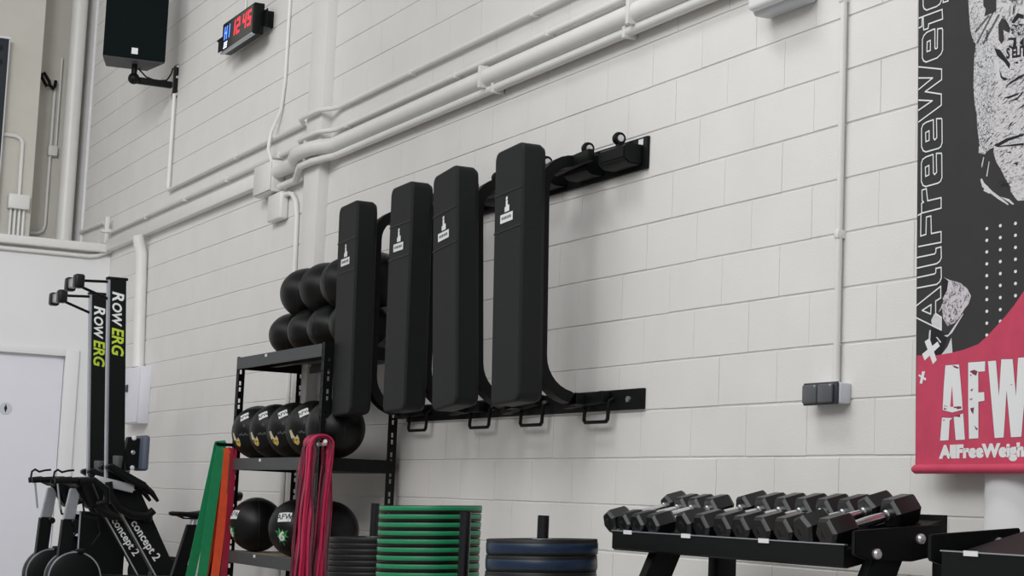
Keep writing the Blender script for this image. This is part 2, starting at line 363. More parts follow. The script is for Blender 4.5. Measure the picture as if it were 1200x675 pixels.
# socket with its conduit
pipe('conduit', 'long straight vertical conduit above the double switch on the block wall', 'conduit', [(-6.06, D-.02, 6.8), (-6.055, D-.02, 1.34)], .014, [(-6.06, D-.012, 2.93), (-6.055, D-.012, 1.95)])
sw = thing('wall_switch', 'grey double rocker switch with smoked flaps at the foot of the conduit', 'switch', (-6.09, D, 1.25))
b = MB(); b.span((-6.21, D, 1.262), (-5.98, D-.055, 1.345), .006, 3); b.build('housing', m_grey, sw)
b = MB(); b.span((-6.215, D-.0555, 1.258), (-5.985, D-.066, 1.349), .004); b.build('bezel', m_navy, sw)
for x0 in (-6.208, -6.104):
    b = MB(); b.box((x0+.05, D-.072, 1.303), (.096, .014, .074), .005, 3); k = b.build('flap', m_dgrey, sw)
    b = MB(); b.span((x0+.085, D-.080, 1.330), (x0+.095, D-.0795, 1.338)); b.build('hinge_lug', m_zinc, k)
# emergency light above
el = thing('bulkhead_light', 'white bulkhead light fitting at the top of the block wall', 'light', (-6.3, D, 2.95))
b = MB(); b.span((-6.62, D, 2.965), (-6.26, D-.10, 3.10), .02, 3); b.build('base', m_grey, el)
b = MB(); b.box((-6.44, D-.11, 3.03), (.33, .05, .10), .02, 3); b.build('diffuser', m_white, el)
# ---------------------------------------------------------------- speaker on its arm
spx, spy, spz = -16.2, 3.99, 4.62
S = thing('loudspeaker', 'black loudspeaker on a swivel arm high on the block wall', 'loudspeaker', (spx, spy, spz))
def cab(s0, s1, w0, w1, z0, z1):   # trapezoid: front at +s0, back at -s1 ; facing +x turned slightly
    fv = Vector((math.cos(-.09), math.sin(-.09), 0)); rv = Vector((-fv.y, fv.x, 0))
    base = Vector((spx, spy, 0))
    return [base+fv*s0-rv*w0/2, base+fv*s0+rv*w0/2, base-fv*s1+rv*w1/2, base-fv*s1-rv*w1/2]
def slab(mb, q, z0, z1):
    vs = [(p.x, p.y, z0) for p in q]+[(p.x, p.y, z1) for p in q]
    return mb.add(vs, [(3, 2, 1, 0), (4, 5, 6, 7), (0, 1, 5, 4), (1, 2, 6, 5), (2, 3, 7, 6), (3, 0, 4, 7)])
b = MB(); slab(b, cab(.18, .21, .55, .37, 0, 0), spz, spz+.86); b.build('cabinet', m_gun, S)
b = MB(); q = cab(.20, -.181, .55, .55, 0, 0); slab(b, q, spz+.012, spz+.85); b.build('grille', m_spk, S)
fv = Vector((math.cos(-.09), math.sin(-.09), 0)); rv = Vector((-fv.y, fv.x, 0)); o = Vector((spx, spy, spz+.075))+fv*.202
b = MB(); b.poly([o-rv*.028-Vector((0, 0, .028)), o+rv*.028-Vector((0, 0, .028)), o+rv*.028+Vector((0, 0, .028)), o-rv*.028+Vector((0, 0, .028))]); b.build('badge', m_white, S)
A = thing('speaker_bracket', 'black wall bracket with ball joint carrying the loudspeaker', 'bracket', (-16.25, D, 4.4))
b = MB(); b.span((-16.31, D, 4.37), (-16.20, D-.02, 4.68), .004); b.build('wall_plate', m_black, A)
b = MB(); b.ball((-16.2, 4.03, 4.49), (.052, .052, .052), 20, 14); b.build('ball_joint', m_black, A)
b = MB(); b.cyl((-16.2, 4.03, 4.51), (-16.2, 4.03, 4.619), .026); b.build('post', m_black, A)
b = MB(); b.box((-16.24, 4.225, 4.487), (.05, .34, .06), .01, 2); b.build('arm', m_black, A)
for zz in (4.66, 4.56, 4.40):
    b = MB(); b.lathe([(0, .006), (.012, .006), (.012, 0)], (-16.20, D-.012, zz), 10, 'x'); b.build('bolt', m_zinc, A)
pipe('cable', 'short black speaker cable looping from the loudspeaker to its bracket', 'cable', [(-16.35, 4.10, 4.625), (-16.32, 4.17, 4.55), (-16.30, 4.26, 4.52), (-16.30, 4.36, 4.54), (-16.30, 4.395, 4.60), (-16.30, 4.41, 4.66)], .007, m=m_black)
# ---------------------------------------------------------------- interval clock
CL = thing('interval_timer', 'black digital gym timer with blue and red digits high on the wall', 'clock', (-13.95, D, 4.35))
y0 = D-.16
b = MB(); b.span((-14.36, y0, 4.375), (-13.54, y0+.085, 4.625), .008, 2); b.build('case', m_black, CL)
b = MB(); b.span((-14.34, y0-.003, 4.39), (-13.56, y0-.0005, 4.61)); b.build('screen', mat('smoked_screen', rgb(10, 10, 14), .12, spec=.6), CL)
b = MB(); b.span((-14.35, y0-.012, 4.368), (-13.55, y0+.02, 4.384), .003); b.build('bottom_rail', m_alu, CL)
b = MB(); b.span((-14.56, y0+.03, 4.43), (-14.361, y0+.036, 4.54)); b.span((-14.60, y0+.03, 4.53), (-14.361, y0+.06, 4.545)); b.build('bracket', m_black, CL)
for xa, xb in ((-14.45, -14.361), (-13.539, -13.46)):
    b = MB(); b.span((xa, D-.08, 4.44), (xb, D-.074, 4.57)); b.span((xa, D, 4.44), (xa+.006, D-.08, 4.57)); b.span((xa-.05, D, 4.44), (xa+.006, D-.006, 4.57)); b.build('bracket', m_black, CL)
def seg7(mb, ch, x, z, w, h, t):
    on = {'0': 'abcdef', '1': 'bc', '2': 'abged', '3': 'abgcd', '4': 'fgbc', '5': 'afgcd', '6': 'afgecd', '7': 'abc', '8': 'abcdefg', 'H': 'fegbc', 'i': 'c'}[ch]
    y = y0-.0035
    R_ = {'a': (0, h-t, w, h), 'g': (0, h/2-t/2, w, h/2+t/2), 'd': (0, 0, w, t), 'f': (0, h/2, t, h), 'e': (0, 0, t, h/2), 'b': (w-t, h/2, w, h), 'c': (w-t, 0, w, h/2)}
    for k in on:
        a = R_[k]; sl = lambda zz: (zz/h)*.012
        mb.poly([(x+a[0]+sl(a[1]), y, z+a[1]), (x+a[2]+sl(a[1]), y, z+a[1]), (x+a[2]+sl(a[3]), y, z+a[3]), (x+a[0]+sl(a[3]), y, z+a[3])])
b = MB(); seg7(b, 'H', -14.30, 4.475, .075, .11, .02); seg7(b, '1', -14.215, 4.475, .06, .11, .02); b.build('blue_digits', m_ledb, CL)
b = MB(); [seg7(b, c_, x_, 4.46, .085, .125, .021) for c_, x_ in (('1', -14.10), ('2', -13.98), ('4', -13.82), ('5', -13.70))]; b.build('red_digits', m_ledr, CL)
b = MB(); seg7(b, '8', -14.30, 4.405, .035, .05, .009); seg7(b, '8', -14.25, 4.405, .035, .05, .009); b.build('white_digits', m_ledw, CL)
pipe('cable', 'thin power cable hanging from above to the gym timer', 'cable', [(-14.25, D-.01, 6.8), (-14.25, D-.01, 4.6), (-14.25, D-.06, 4.56), (-14.25, D-.074, 4.56)], .008)
# ================================================================== BENCHES ON THEIR WALL RACK
RK = thing('bench_rack', 'black two-rail wall rack holding the four upright benches', 'rack', (-9.1, D, 1.29))
b = MB(); b.span((-10.62, D, 2.455), (-7.63, D-.018, 2.615), .003); b.build('top_rail', m_black, RK)
b = MB(); b.span((-10.45, D, 1.288), (-7.59, D-.018, 1.388), .003); b.build('bottom_rail', m_black, RK)
BX = [(-10.36, .055), (-9.53, .035), (-8.935, .13), (-8.155, .07)]      # centre at the top and sideways lean of each bench
HOOK = [(-10.20, .26), (-9.33, .25), (-8.69, .25), (-7.985, .24)]
for i, (bx0, ln) in enumerate(BX):
    for dx in (-.02, .36):
        b = MB(); b.prism([(D-.018, 2.475), (D-.018, 2.575), (D-.10, 2.575), (D-.125, 2.555), (D-.125, 2.50), (D-.09, 2.475)], 'x', bx0+dx-.13, bx0+dx+.13, .006); b.build('bench_pocket', m_black, RK)
    for dx in (.02, .34):
        b = MB(); b.lathe([(.012, -.012), (.030, -.016), (.034, 0), (.030, .016), (.012, .012)], (bx0+dx, D-.07, 2.622), 22, 'x'); b.cyl((bx0+dx, D-.07, 2.56), (bx0+dx, D-.07, 2.605), .016, 12)
        k = b.build('pull_knob', m_black, RK)
        b = MB(); b.lathe([(0, .020), (.017, .020), (.017, -.020), (0, -.020)], (bx0+dx, D-.07, 2.622), 16, 'x'); b.build('knob_pin', m_zinc, k)
for hx, hw in HOOK:
    b = MB(); b.tube([(hx-hw/2, D-.02, 1.345), (hx-hw/2, D-.045, 1.33), (hx-hw/2, D-.05, 1.245), (hx-hw/2+.015, D-.05, 1.232), (hx+hw/2-.015, D-.05, 1.232), (hx+hw/2, D-.05, 1.245), (hx+hw/2, D-.045, 1.33), (hx+hw/2, D-.02, 1.345)], .009, 8); b.build('wire_hook', m_black, RK)
for x, z in ((-7.93, 1.355), (-7.72, 1.338), (-9.22, 1.34), (-8.60, 1.345)):
    b = MB(); b.lathe([(0, .008), (.016, .008), (.018, 0)], (x, D-.018, z), 6, 'y'); b2 = MB(); b.bm.free(); b2.cyl((x, D-.018, z), (x, D-.028, z), .016, 6); b2.build('bolt', m_zinc, RK)
b = MB(); b.span((-7.71, D-.0185, 2.575), (-7.665, D-.0195, 2.605)); b.build('sticker', m_white, RK)

BL = ['leftmost padded bench on the rack, hanging in front of the stacked balls', 'second padded bench from the left on the wall rack', 'third padded bench from the left on the wall rack, nearest the tallest one', 'rightmost padded bench on the wall rack, largest in view']
yf, yb = D-.50, D-.357
def pad_shape(b):
    # rounded outline seen from the front, softened edges, rounder along the back top
    hw, z0, z1, r = .157, 1.300, 2.585, .045
    pts = []
    for cx, cz, a0 in ((hw-r, z1-r, 0), (-hw+r, z1-r, PI/2), (-hw+r, z0+r, PI), (hw-r, z0+r, 1.5*PI)):
        pts += [(cx+r*math.cos(a0+PI/2*i/6), cz+r*math.sin(a0+PI/2*i/6)) for i in range(7)]
    rings = [(yf, .012), (yf+.0035, .0035), (yf+.012, 0), (yb-.035, 0), (yb-.012, .010), (yb, .034)]
    vs, n = [], len(pts)
    for y, d in rings:
        for x, z in pts:
            k = (hw-d)/hw; zc = (z0+z1)/2; kz = ((z1-z0)/2-d)/((z1-z0)/2)
            vs.append((x*k-.012, y, zc+(z-zc)*kz))
    m = len(rings)
    b.add(vs, [(i*n+j, i*n+(j+1) % n, (i+1)*n+(j+1) % n, (i+1)*n+j) for i in range(m-1) for j in range(n)]+[tuple(range(n))[::-1], tuple((m-1)*n+j for j in range(n))], True)
def make_bench():
    t = thing('padded_bench', BL[0], 'bench', (0, D-.02, 1.30), 'benches hung on the wall rack')
    b = MB(); pad_shape(b); p = b.build('pad', m_vinyl, t, split=17)
    for zz in (2.355, 2.165):
        b = MB(); b.tube([(-.163, yf+.001, zz), (-.10, yf, zz), (.10, yf, zz), (.140, yf+.001, zz)], .0045, 8); b.build('piping', m_seam, p)
    # emblem: stepped tower above a name bar
    y = yf-.0022; c = -.020; z0 = 2.225
    b = MB()
    for q in ([(-.022, .032), (.030, .032), (.030, .064), (.012, .064), (.012, .09), (-.010, .09), (-.010, .058), (-.022, .058)],):
        b.poly([(c+u, y, z0+v) for u, v in q])
    b.poly([(c+u, y, z0+v) for u, v in ((-.012, .093), (.010, .093), (.010, .108), (-.008, .108))])
    b.poly([(c+u, y, z0+v) for u, v in ((-.07, -.020), (.07, -.020), (.07, .024), (-.07, .024))])
    e = b.build('emblem', m_white, p)
    b = MB()
    for k, (u, w_) in enumerate(((-.052, .012), (-.034, .010), (-.018, .014), (.002, .010), (.018, .012), (.036, .014))):
        b.poly([(c+u, y-.0006, z0-.004), (c+u+w_, y-.0006, z0-.004), (c+u+w_, y-.0006, z0+.010), (c+u, y-.0006, z0+.010)])
    b.build('emblem_marks', m_seam, p)
    for o in list(t.children): pass
    ys = yb+.035; yw = D-.13
    path = [(0, yw, 2.545)]+[(0, ys+.17-.17*math.sin(a), 2.375+.17*math.cos(a)) for a in [PI/2*i/8 for i in range(9)]]
    path += [(0, ys+.20-.20*math.cos(a), 1.545-.20*math.sin(a)) for a in [PI/2*i/8 for i in range(9)]]+[(0, yw, 1.345)]
    b = MB(); b.tube(path, .03, flat=((1, 0, 0), .075, .058)); b.build('spine_frame', m_black, t)
    b = MB(); b.span((-.20, D-.02, 1.315), (.20, D-.075, 1.372), .004); b.tube([(0, D-.07, 1.345), (0, yw, 1.345)], .03, flat=((1, 0, 0), .07, .056)); b.build('foot', m_black, t)
    b = MB(); b.span((-.20, D-.128, 2.515), (.20, D-.165, 2.575), .004); b.build('foot', m_black, t)
    b = MB(); b.span((-.06, yb-.002, 1.40), (.06, yb+.012, 1.55)); b.span((-.06, yb-.002, 2.33), (.06, yb+.012, 2.48)); b.build('pad_bracket', m_black, t)
    return t
bench = make_bench()
for i, (bx0, ln) in enumerate(BX):
    o = bench if i == 3 else dup(bench, (0, 0, 0), BL[i])
    o.location = (bx0+ln, D-.02, 1.30); o['label'] = BL[i]
    o.rotation_euler = (0, -math.atan(ln/1.27), 0)

# ================================================================== SHELVING WITH THE MEDICINE BALLS
sx0, sx1, sy0, sy1 = -12.22, -10.50, 3.888, 4.385
SH = thing('shelving_unit', 'black slotted steel shelving unit with three shelves of balls', 'shelf', ((sx0+sx1)/2, 4.13, FL))
def flange(mb, o, u, n, w_, z1):
    # slotted strip of angle iron: origin o, width direction u, thickness direction n
    o, u, n = Vector(o), Vector(u), Vector(n)
    def bar(a, b_, za, zb):
        vs = [o+u*a+Vector((0, 0, za)), o+u*b_+Vector((0, 0, za)), o+u*b_+Vector((0, 0, zb)), o+u*a+Vector((0, 0, zb))]
        vs += [v+n*.003 for v in vs]
        mb.add(vs, [(0, 1, 2, 3), (7, 6, 5, 4), (0, 4, 5, 1), (1, 5, 6, 2), (2, 6, 7, 3), (3, 7, 4, 0)])
    bar(0, w_*.38, 0, z1); bar(w_*.62, w_, 0, z1)
    z = .0; 
    while z < z1-.12:
        bar(w_*.38, w_*.62, z, z+.05); bar(w_*.38, w_*.62, z+.078, z+.092); z += .12
    bar(w_*.38, w_*.62, z, z1)
for cx, cy, ux, uy in ((sx0, sy0, 1, 1), (sx1, sy0, -1, 1), (sx0, sy1, 1, -1), (sx1, sy1, -1, -1)):
    b = MB(); flange(b, (cx, cy, FL), (ux, 0, 0), (0, uy, 0), .052, 1.745-FL); flange(b, (cx, cy, FL), (0, uy, 0), (ux, 0, 0), .06, 1.745-FL); b.build('post', m_black, SH, split=0)
for zt in (1.738, 1.050, .428):
    dk = MB(); dk.span((sx0+.004, sy0+.004, zt-.014), (sx1-.004, sy1-.004, zt-.003)); d = dk.build('shelf_deck', m_wood, SH)
    hb = .078
    for yy, s in ((sy0-.002, 1), (sy1+.002, -1)):
        b = MB(); b.prism([(yy, zt-hb), (yy, zt), (yy+s*.004, zt), (yy+s*.004, zt-hb*.45), (yy+s*.012, zt-hb*.40), (yy+s*.012, zt-hb)], 'x', sx0+(.054 if 0 else .004), sx1-.052); b.build('beam', m_gun, d)
    for xx, s in ((sx0-.002, 1), (sx1+.002, -1)):
        b = MB(); b.span((xx, sy0+.004, zt-hb), (xx+s*.006, sy1-.004, zt)); b.build('beam', m_black, d)
    b = MB(); b.span((sx0+.01, (sy0+sy1)/2-.02, zt-.05), (sx1-.01, (sy0+sy1)/2+.02, zt-.0145)); b.build('cross_brace', m_black, d)
    for xx in (-11.62, ):
        b = MB(); b.span((xx, sy0-.0025, zt-.024), (xx+.04, sy0-.0040, zt-.006)); b.build('shelf_tag', m_white, d)
# balls
def make_ball(name, r, label, loc, group, seams=6):
    t = thing(name, label, 'ball', loc, group)
    b = MB(); b.ball((0, 0, 0), (r, r, r*.985), 40, 24)
    cvr = b.build('cover', m_ball, t)
    b = MB()
    for k in range(3):
        a = PI*k/3+.3
        b.tube([(r*1.0006*math.cos(a)*math.cos(q), r*1.0006*math.sin(a)*math.cos(q), r*.987*math.sin(q)) for q in [2*PI*i/48 for i in range(48)]], .0016, 6, closed=True)
    b.lathe([(.026, r*.979), (.027, r*.985), (.0, r*.992)], (0, 0, 0), 20)
    b.build('seam', m_seam, cvr)
    return t
def decal(mb, r, az, el, spin, pts, faces, lift=1.006):
    # wraps flat artwork onto the ball: az/el = direction of its centre
    n = Vector((math.cos(el)*math.cos(az), math.cos(el)*math.sin(az), math.sin(el)))
    ex = Vector((-math.sin(az), math.cos(az), 0)); ey = n.cross(ex)
    vs = []
    for x, y in pts:
        x, y = x*math.cos(spin)-y*math.sin(spin), x*math.sin(spin)+y*math.cos(spin)
        p = (n*r+ex*x+ey*y).normalized()*r*lift; vs.append((p.x, p.y, p.z*.985))
    mb.add(vs, faces)
def gridq(x0, x1, y0, y1, n=4):
    pts = [(x0+(x1-x0)*i/n, y0+(y1-y0)*j/n) for j in range(n+1) for i in range(n+1)]
    fs = [(j*(n+1)+i, j*(n+1)+i+1, (j+1)*(n+1)+i+1, (j+1)*(n+1)+i) for j in range(n) for i in range(n)]
    return pts, fs
RB = .184
ball0 = make_ball('medicine_ball', RB, '', (0, 0, 0), 'plain black balls on the top shelf')
tops = [(-11.88, 4.19, 1.738+RB*.985, 'lower-tier leftmost plain black ball on the top shelf'), (-11.51, 4.19, 1.738+RB*.985, 'lower-tier middle plain black ball on the top shelf'), (-11.135, 4.19, 1.738+RB*.985, 'lower-tier third plain black ball on the top shelf, half behind the first bench'), (-10.765, 4.20, 1.738+RB*.985*.86, 'lower-tier plain black ball seen only right of the first bench'),
        (-11.70, 4.19, 2.165, 'upper-tier leftmost plain black ball of the top shelf pile'), (-11.32, 4.19, 2.165, 'upper-tier middle plain black ball of the top shelf pile'), (-10.94, 4.19, 2.165, 'upper-tier third plain black ball from the left, cut by the first bench'), (-10.60, 4.245, 2.165, 'upper-tier plain black ball peeking out right of the first bench')]
for i, (x, y, z, lb) in enumerate(tops):
    o = ball0 if i == 0 else dup(ball0, (0, 0, 0), lb)
    lo = i < 4
    o.location = (x, y, 1.738+RB*.985*.86 if lo else z); o['label'] = lb; o.rotation_euler = (0, 0, i*1.3); o.scale = (1.03, 1.03, .86) if lo else (1.02, 1.02, .95)
# middle shelf: balls with a white square label and a yellow beak mark
yb0 = make_ball('medicine_ball', RB, '', (0, 0, 0), 'black balls with yellow marks on the middle shelf')
cv = yb0.children[0]
AZ = -1.05
b = MB(); p, q = gridq(-.033, .033, -.028, .028); decal(b, RB, AZ, .58, .55, p, q); b.build('label_patch', m_white, cv)
b = MB(); v, q = text2d('AFW', .036, 0, .0006, 'CENTER'); decal(b, RB, AZ, .58, .55, [(x, y-.014) for x, y in v], q, 1.008); b.build('label_lettering', m_ink, cv)
b = MB(); decal(b, RB, AZ-.30, -.32, .2, [(-.032, .050), (-.010, .052), (.004, .012), (.014, -.006), (.034, .010), (.040, -.012), (.028, -.046), (.004, -.058), (-.016, -.036), (-.028, .004)], [tuple(range(10))], 1.006); b.build('beak_mark', m_bone, cv)
b = MB(); decal(b, RB, AZ-.30, -.32, .2, [(-.006, -.008), (.012, -.010), (.032, .004), (.038, -.012), (.026, -.044), (.006, -.054), (-.010, -.034)], [tuple(range(7))], 1.008); b.build('beak_mark', m_yellow, cv)
b = MB()
for k in range(5):
    a = -.3+k*.2; decal(b, RB, AZ+.02+k*.05, .02+.03*(k % 2), a, [(-.006, -.035), (.006, -.038), (.012, .035), (.0, .048)], [(0, 1, 2, 3)], 1.007)
b.build('feather_mark', m_gun, cv)
mids = [(-12.10, 'black ball with yellow beak mark at the left end of the middle shelf'), (-11.735, 'second yellow-marked black ball from the left on the middle shelf'), (-11.37, 'third yellow-marked black ball from the left on the middle shelf'), (-11.005, 'fourth yellow-marked black ball, just left of the pink bands and front post'), (-10.64, 'dark ball at the right end of the middle shelf behind the pink bands')]
for i, (x, lb) in enumerate(mids):
    o = yb0 if i == 0 else dup(yb0, (0, 0, 0), lb)
    o.location = (x, 4.035, 1.05+RB*.985); o['label'] = lb; o.rotation_euler = (0, 0, -.02+.07*i if i < 4 else -1.4)
# bottom shelf: balls with green splash and number
gb0 = make_ball('medicine_ball', RB, '', (0, 0, 0), 'black balls with green marks on the bottom shelf')
cv = gb0.children[0]
def splash(rr, n=18):
    pts = []
    for i in range(n):
        a = 2*PI*i/n; k = rr*(1.25 if i % 2 else .62)*(1+.25*math.sin(3*a+1)); pts.append((k*math.cos(a)*.8, k*math.sin(a)))
    return [(0, 0)]+pts, [(0, i+1, (i+1) % n+1) for i in range(n)]
b = MB(); p, q = splash(.048); decal(b, RB, AZ+.1, -.25, .3, p, q); b.build('splash_mark', m_gprint, cv)
b = MB(); v, q = text2d('6', .085, 0, .003, 'CENTER'); decal(b, RB, AZ+.1, -.25, -.1, [(x, y-.03) for x, y in v], q, 1.009); b.build('number', m_white, cv)
b = MB(); p, q = gridq(-.048, .048, -.032, .032); decal(b, RB, AZ+.12, .42, .12, p, q); b.build('label_patch', m_white, cv)
b = MB(); v, q = text2d('AFW', .052, 0, .001, 'CENTER'); decal(b, RB, AZ+.12, .42, .12, [(x, y-.015) for x, y in v], q, 1.009); b.build('label_lettering', m_ink, cv)
lows = [(-12.04, -.52, .1, 'black ball with green splash at the left end of the bottom shelf'), (-11.23, .06, .05, 'black ball with white number six and lettered label beside the pink bands'), (-10.66, -1.6, .4, 'dark ball at the right end of the bottom shelf above the black plates')]
for i, (x, rz, ry, lb) in enumerate(lows):
    o = gb0 if i == 0 else dup(gb0, (0, 0, 0), lb)
    o.location = (x, 4.035, .428+RB*.985); o['label'] = lb; o.rotation_euler = (0, ry, rz)
# ---------------------------------------------------------------- hooks and resistance bands
h1 = MB(); h1.tube([(sx1-.02, 3.885, 1.125), (sx1+.16, 3.86, 1.125), (sx1+.19, 3.85, 1.14)], .012, 10)
h1 = tag(h1.build('band_hook', m_white, None, (sx1, 3.885, 1.125)), 'white-tipped hook on the front right post carrying the pink bands', 'hook')
h2 = MB(); h2.tube([(-12.20, 3.885, 1.14), (-12.20, 3.785, 1.14), (-12.20, 3.77, 1.15)], .012, 10)
tag(h2.build('band_hook', m_black, None, (-12.2, 3.885, 1.14)), 'black hook on the front left post carrying the flat bands', 'hook')
def band_loop(name, label, group, m, path, wdir, w_, t_=.005):
    b = MB(); b.tube(path, .01, closed=True, flat=(wdir, w_, t_))
    return tag(b.build(name, m, None, path[0], split=25), label, 'resistance band', group)
# flat wide bands, spread to a low anchor (bands lean towards the room)
def flat_band(label, m, x, ty, tz, by, bz, w_, gap, sway=0.0):
    n = 14; L = []; Rr = []
    for i in range(n+1):
        k = i/n; y = ty+(by-ty)*k; z = tz+(bz-tz)*k; g = .014+gap*k**1.2
        yy = y+sway*math.sin(PI*k)
        L.append((x-g, yy-.25*g, z)); Rr.append((x+g, yy+.55*g, z-.0))
    top = [(x-.009, ty, tz+.013), (x, ty, tz+.018), (x+.009, ty, tz+.013)]
    bot = [(x+gap*.6, by+.1*gap, bz-.02), (x, by, bz-.03), (x-gap*.6, by-.1*gap, bz-.02)]
    return band_loop('resistance_band', label, 'flat bands on the left post of the shelving', m, top+Rr+bot+L[::-1], (0, 1, .15), w_)
flat_band('wide green flat band hanging from the left shelf post', m_bgreen, -12.215, 3.800, 1.145, 3.655, .05, .068, .055)
flat_band('orange flat band between the green and crimson ones', m_borange, -12.205, 3.845, 1.10, 3.745, .05, .058, .05, .012)
flat_band('thin olive band squeezed between orange and crimson', m_bolive, -12.20, 3.866, 1.07, 3.80, .05, .022, .03, .01)
flat_band('crimson flat band hanging closest to the left shelf post', m_bred, -12.185, 3.880, 1.10, 3.825, .05, .045, .03, .008)
# bundle of thin loops over the front hook
rnd = random.Random(3)
PL = ['outermost raspberry loop of the bundle on the front hook', 'maroon']
NB = 34
for i in range(NB):
    x = sx1+.018+.135*i/(NB-1)
    wt = .050+.022*rnd.random(); c0 = 3.848
    kL, kR = rnd.uniform(.0, 1.0), rnd.uniform(.0, 1.0)
    zb = .12+.16*rnd.random(); zt = 1.135
    ph = rnd.uniform(0, 6); am = rnd.uniform(.002, .007)
    path = [(x, c0+wt*math.cos(a), zt-.012+(.018+wt*.55)*math.sin(a)) for a in [PI*j/10 for j in range(11)]]
    lf, rt = [], []
    n = 22
    for j in range(1, n+1):
        k = j/n; z = zt+(zb-zt)*k
        sp = k**.55
        rt.append((x+am*math.sin(9*k+ph), c0-(wt*(1-sp)+(.006+.118*kL)*sp)+am*math.sin(13*k+ph), z))
        lf.append((x+am*math.sin(8*k+ph+1), c0+(wt*(1-sp)+(.004+.108*kR)*sp)+am*math.sin(11*k+ph+2), z))
    bot = [(x, c0+.01*rnd.random(), zb-.05)]
    dark = i % 3 == 2
    lab = ('dark maroon' if dark else 'bright raspberry pink')+' thin loop band, '+ORD[i]+' from the shelf post on the front hook'
    band_loop('resistance_band', lab, 'thin loop bands on the front hook', m_bmar if dark else m_bpink, path+rt+bot+lf[::-1], (.75*(-1 if i % 2 else 1), 1, 0) if i % 3 else (1, .15, 0), .017 if i % 3 else .014, .008)
# ================================================================== WEIGHT PLATES ON FLOOR POSTS
def plate_stand(label, x, y, zt):
    t = thing('plate_stand', label, 'weight post', (x, y, FL), 'floor posts for weight plates')
    b = MB(); b.lathe([(0, 0), (.13, 0), (.13, .03), (.12, .045), (.0, .045)], (x, y, FL), 40); b.build('base', m_black, t)
    b = MB(); b.lathe([(0, FL+.045), (.0228, FL+.045), (.0233, FL+.06), (.0233, zt-.012), (.0228, zt-.008), (.0228, zt), (.019, zt), (.019, zt-.01), (0, zt-.01)], (x, y, 0), 28); b.build('post', m_post, t)
    return t
m_post = mat('dark_steel_post', rgb(48, 48, 50), .3, metal=.8)
def make_plate(kind, th, band):
    t = thing('weight_plate', '', 'weight plate', (0, 0, 0))
    R0, g = .222, .0025
    b = MB(); b.lathe([(.0275, .001), (.0275, th-.001), (.055, th-.001), (.06, th-.006), (.17, th-.006), (.18, th-.001), (R0-.004, th-.001), (R0-.0012, th-.0015), (R0, th-.003), (R0, .003), (R0-.0012, .0015), (R0-.004, .001), (.18, .001), (.17, .006), (.06, .006), (.055, .001), (.0275, .001)], (0, 0, 0), 64)
    b.build('disc', m_rub, t)
    if band:
        a, c, m = band
        b = MB(); b.lathe([(R0-.004, a), (R0+.0012, a+.0006), (R0+.002, a+.0018), (R0+.002, c-.0018), (R0+.0012, c-.0006), (R0-.004, c)], (0, 0, 0), 64); b.build('rim_band', m, t)
    b = MB(); b.lathe([(.0262, .0005), (.0262, th-.0005), (.040, th-.0005), (.042, th-.003), (.042, .003), (.040, .0005), (.0262, .0005)], (0, 0, 0), 32); b.build('hub_ring', m_steelp, t)
    return t
def stack(x, y, zt, n, th, kind, band, group, word, js=.003, lean=.04):
    # the whole pile sits a touch out of level
    ax = Vector((-x, -y, 0)).normalized()
    p = make_plate(kind, th, band); rr = random.Random(n)
    for i in range(n):
        lb = (ORD[i].capitalize() if 0 else ORD[i])+' '+word+' plate from the top of its stack'
        if i == 0: lb = 'topmost '+word+' plate of its stack'
        loc = (x+rr.uniform(-js, js)*.3, y+rr.uniform(-js, js)*.3, zt-th*(i+1))
        if i == 0: o = p; o.location = loc; o['label'] = lb; o['group'] = group
        else: o = dup(p, loc, lb)
        o.rotation_euler = (Matrix.Rotation(lean, 3, ax) @ Matrix.Rotation(rr.uniform(0, 6), 3, 'Z')).to_euler()
plate_stand('short black post rising through the blue-rimmed plates', -6.613, 3.413, .772)
plate_stand('black post in the middle of the green-rimmed plate stack', -7.417, 3.274, .770)
plate_stand('bare dark steel post standing in front of the green plates', -7.055, 3.275, .772)
plate_stand('slim post rising through the plain black plates', -8.70, 3.535, .79)
stack(-6.613, 3.413, .680, 11, .063, 'blue', (.009, .047, m_blue), 'blue-rimmed plates', 'blue-rimmed black')
stack(-7.417, 3.274, .793, 23, .0352, 'green', (.0125, .0315, m_green), 'green-rimmed plates', 'green-rimmed black')
stack(-8.70, 3.535, .624, 23, .0284, 'black', None, 'plain black plates', 'plain black')

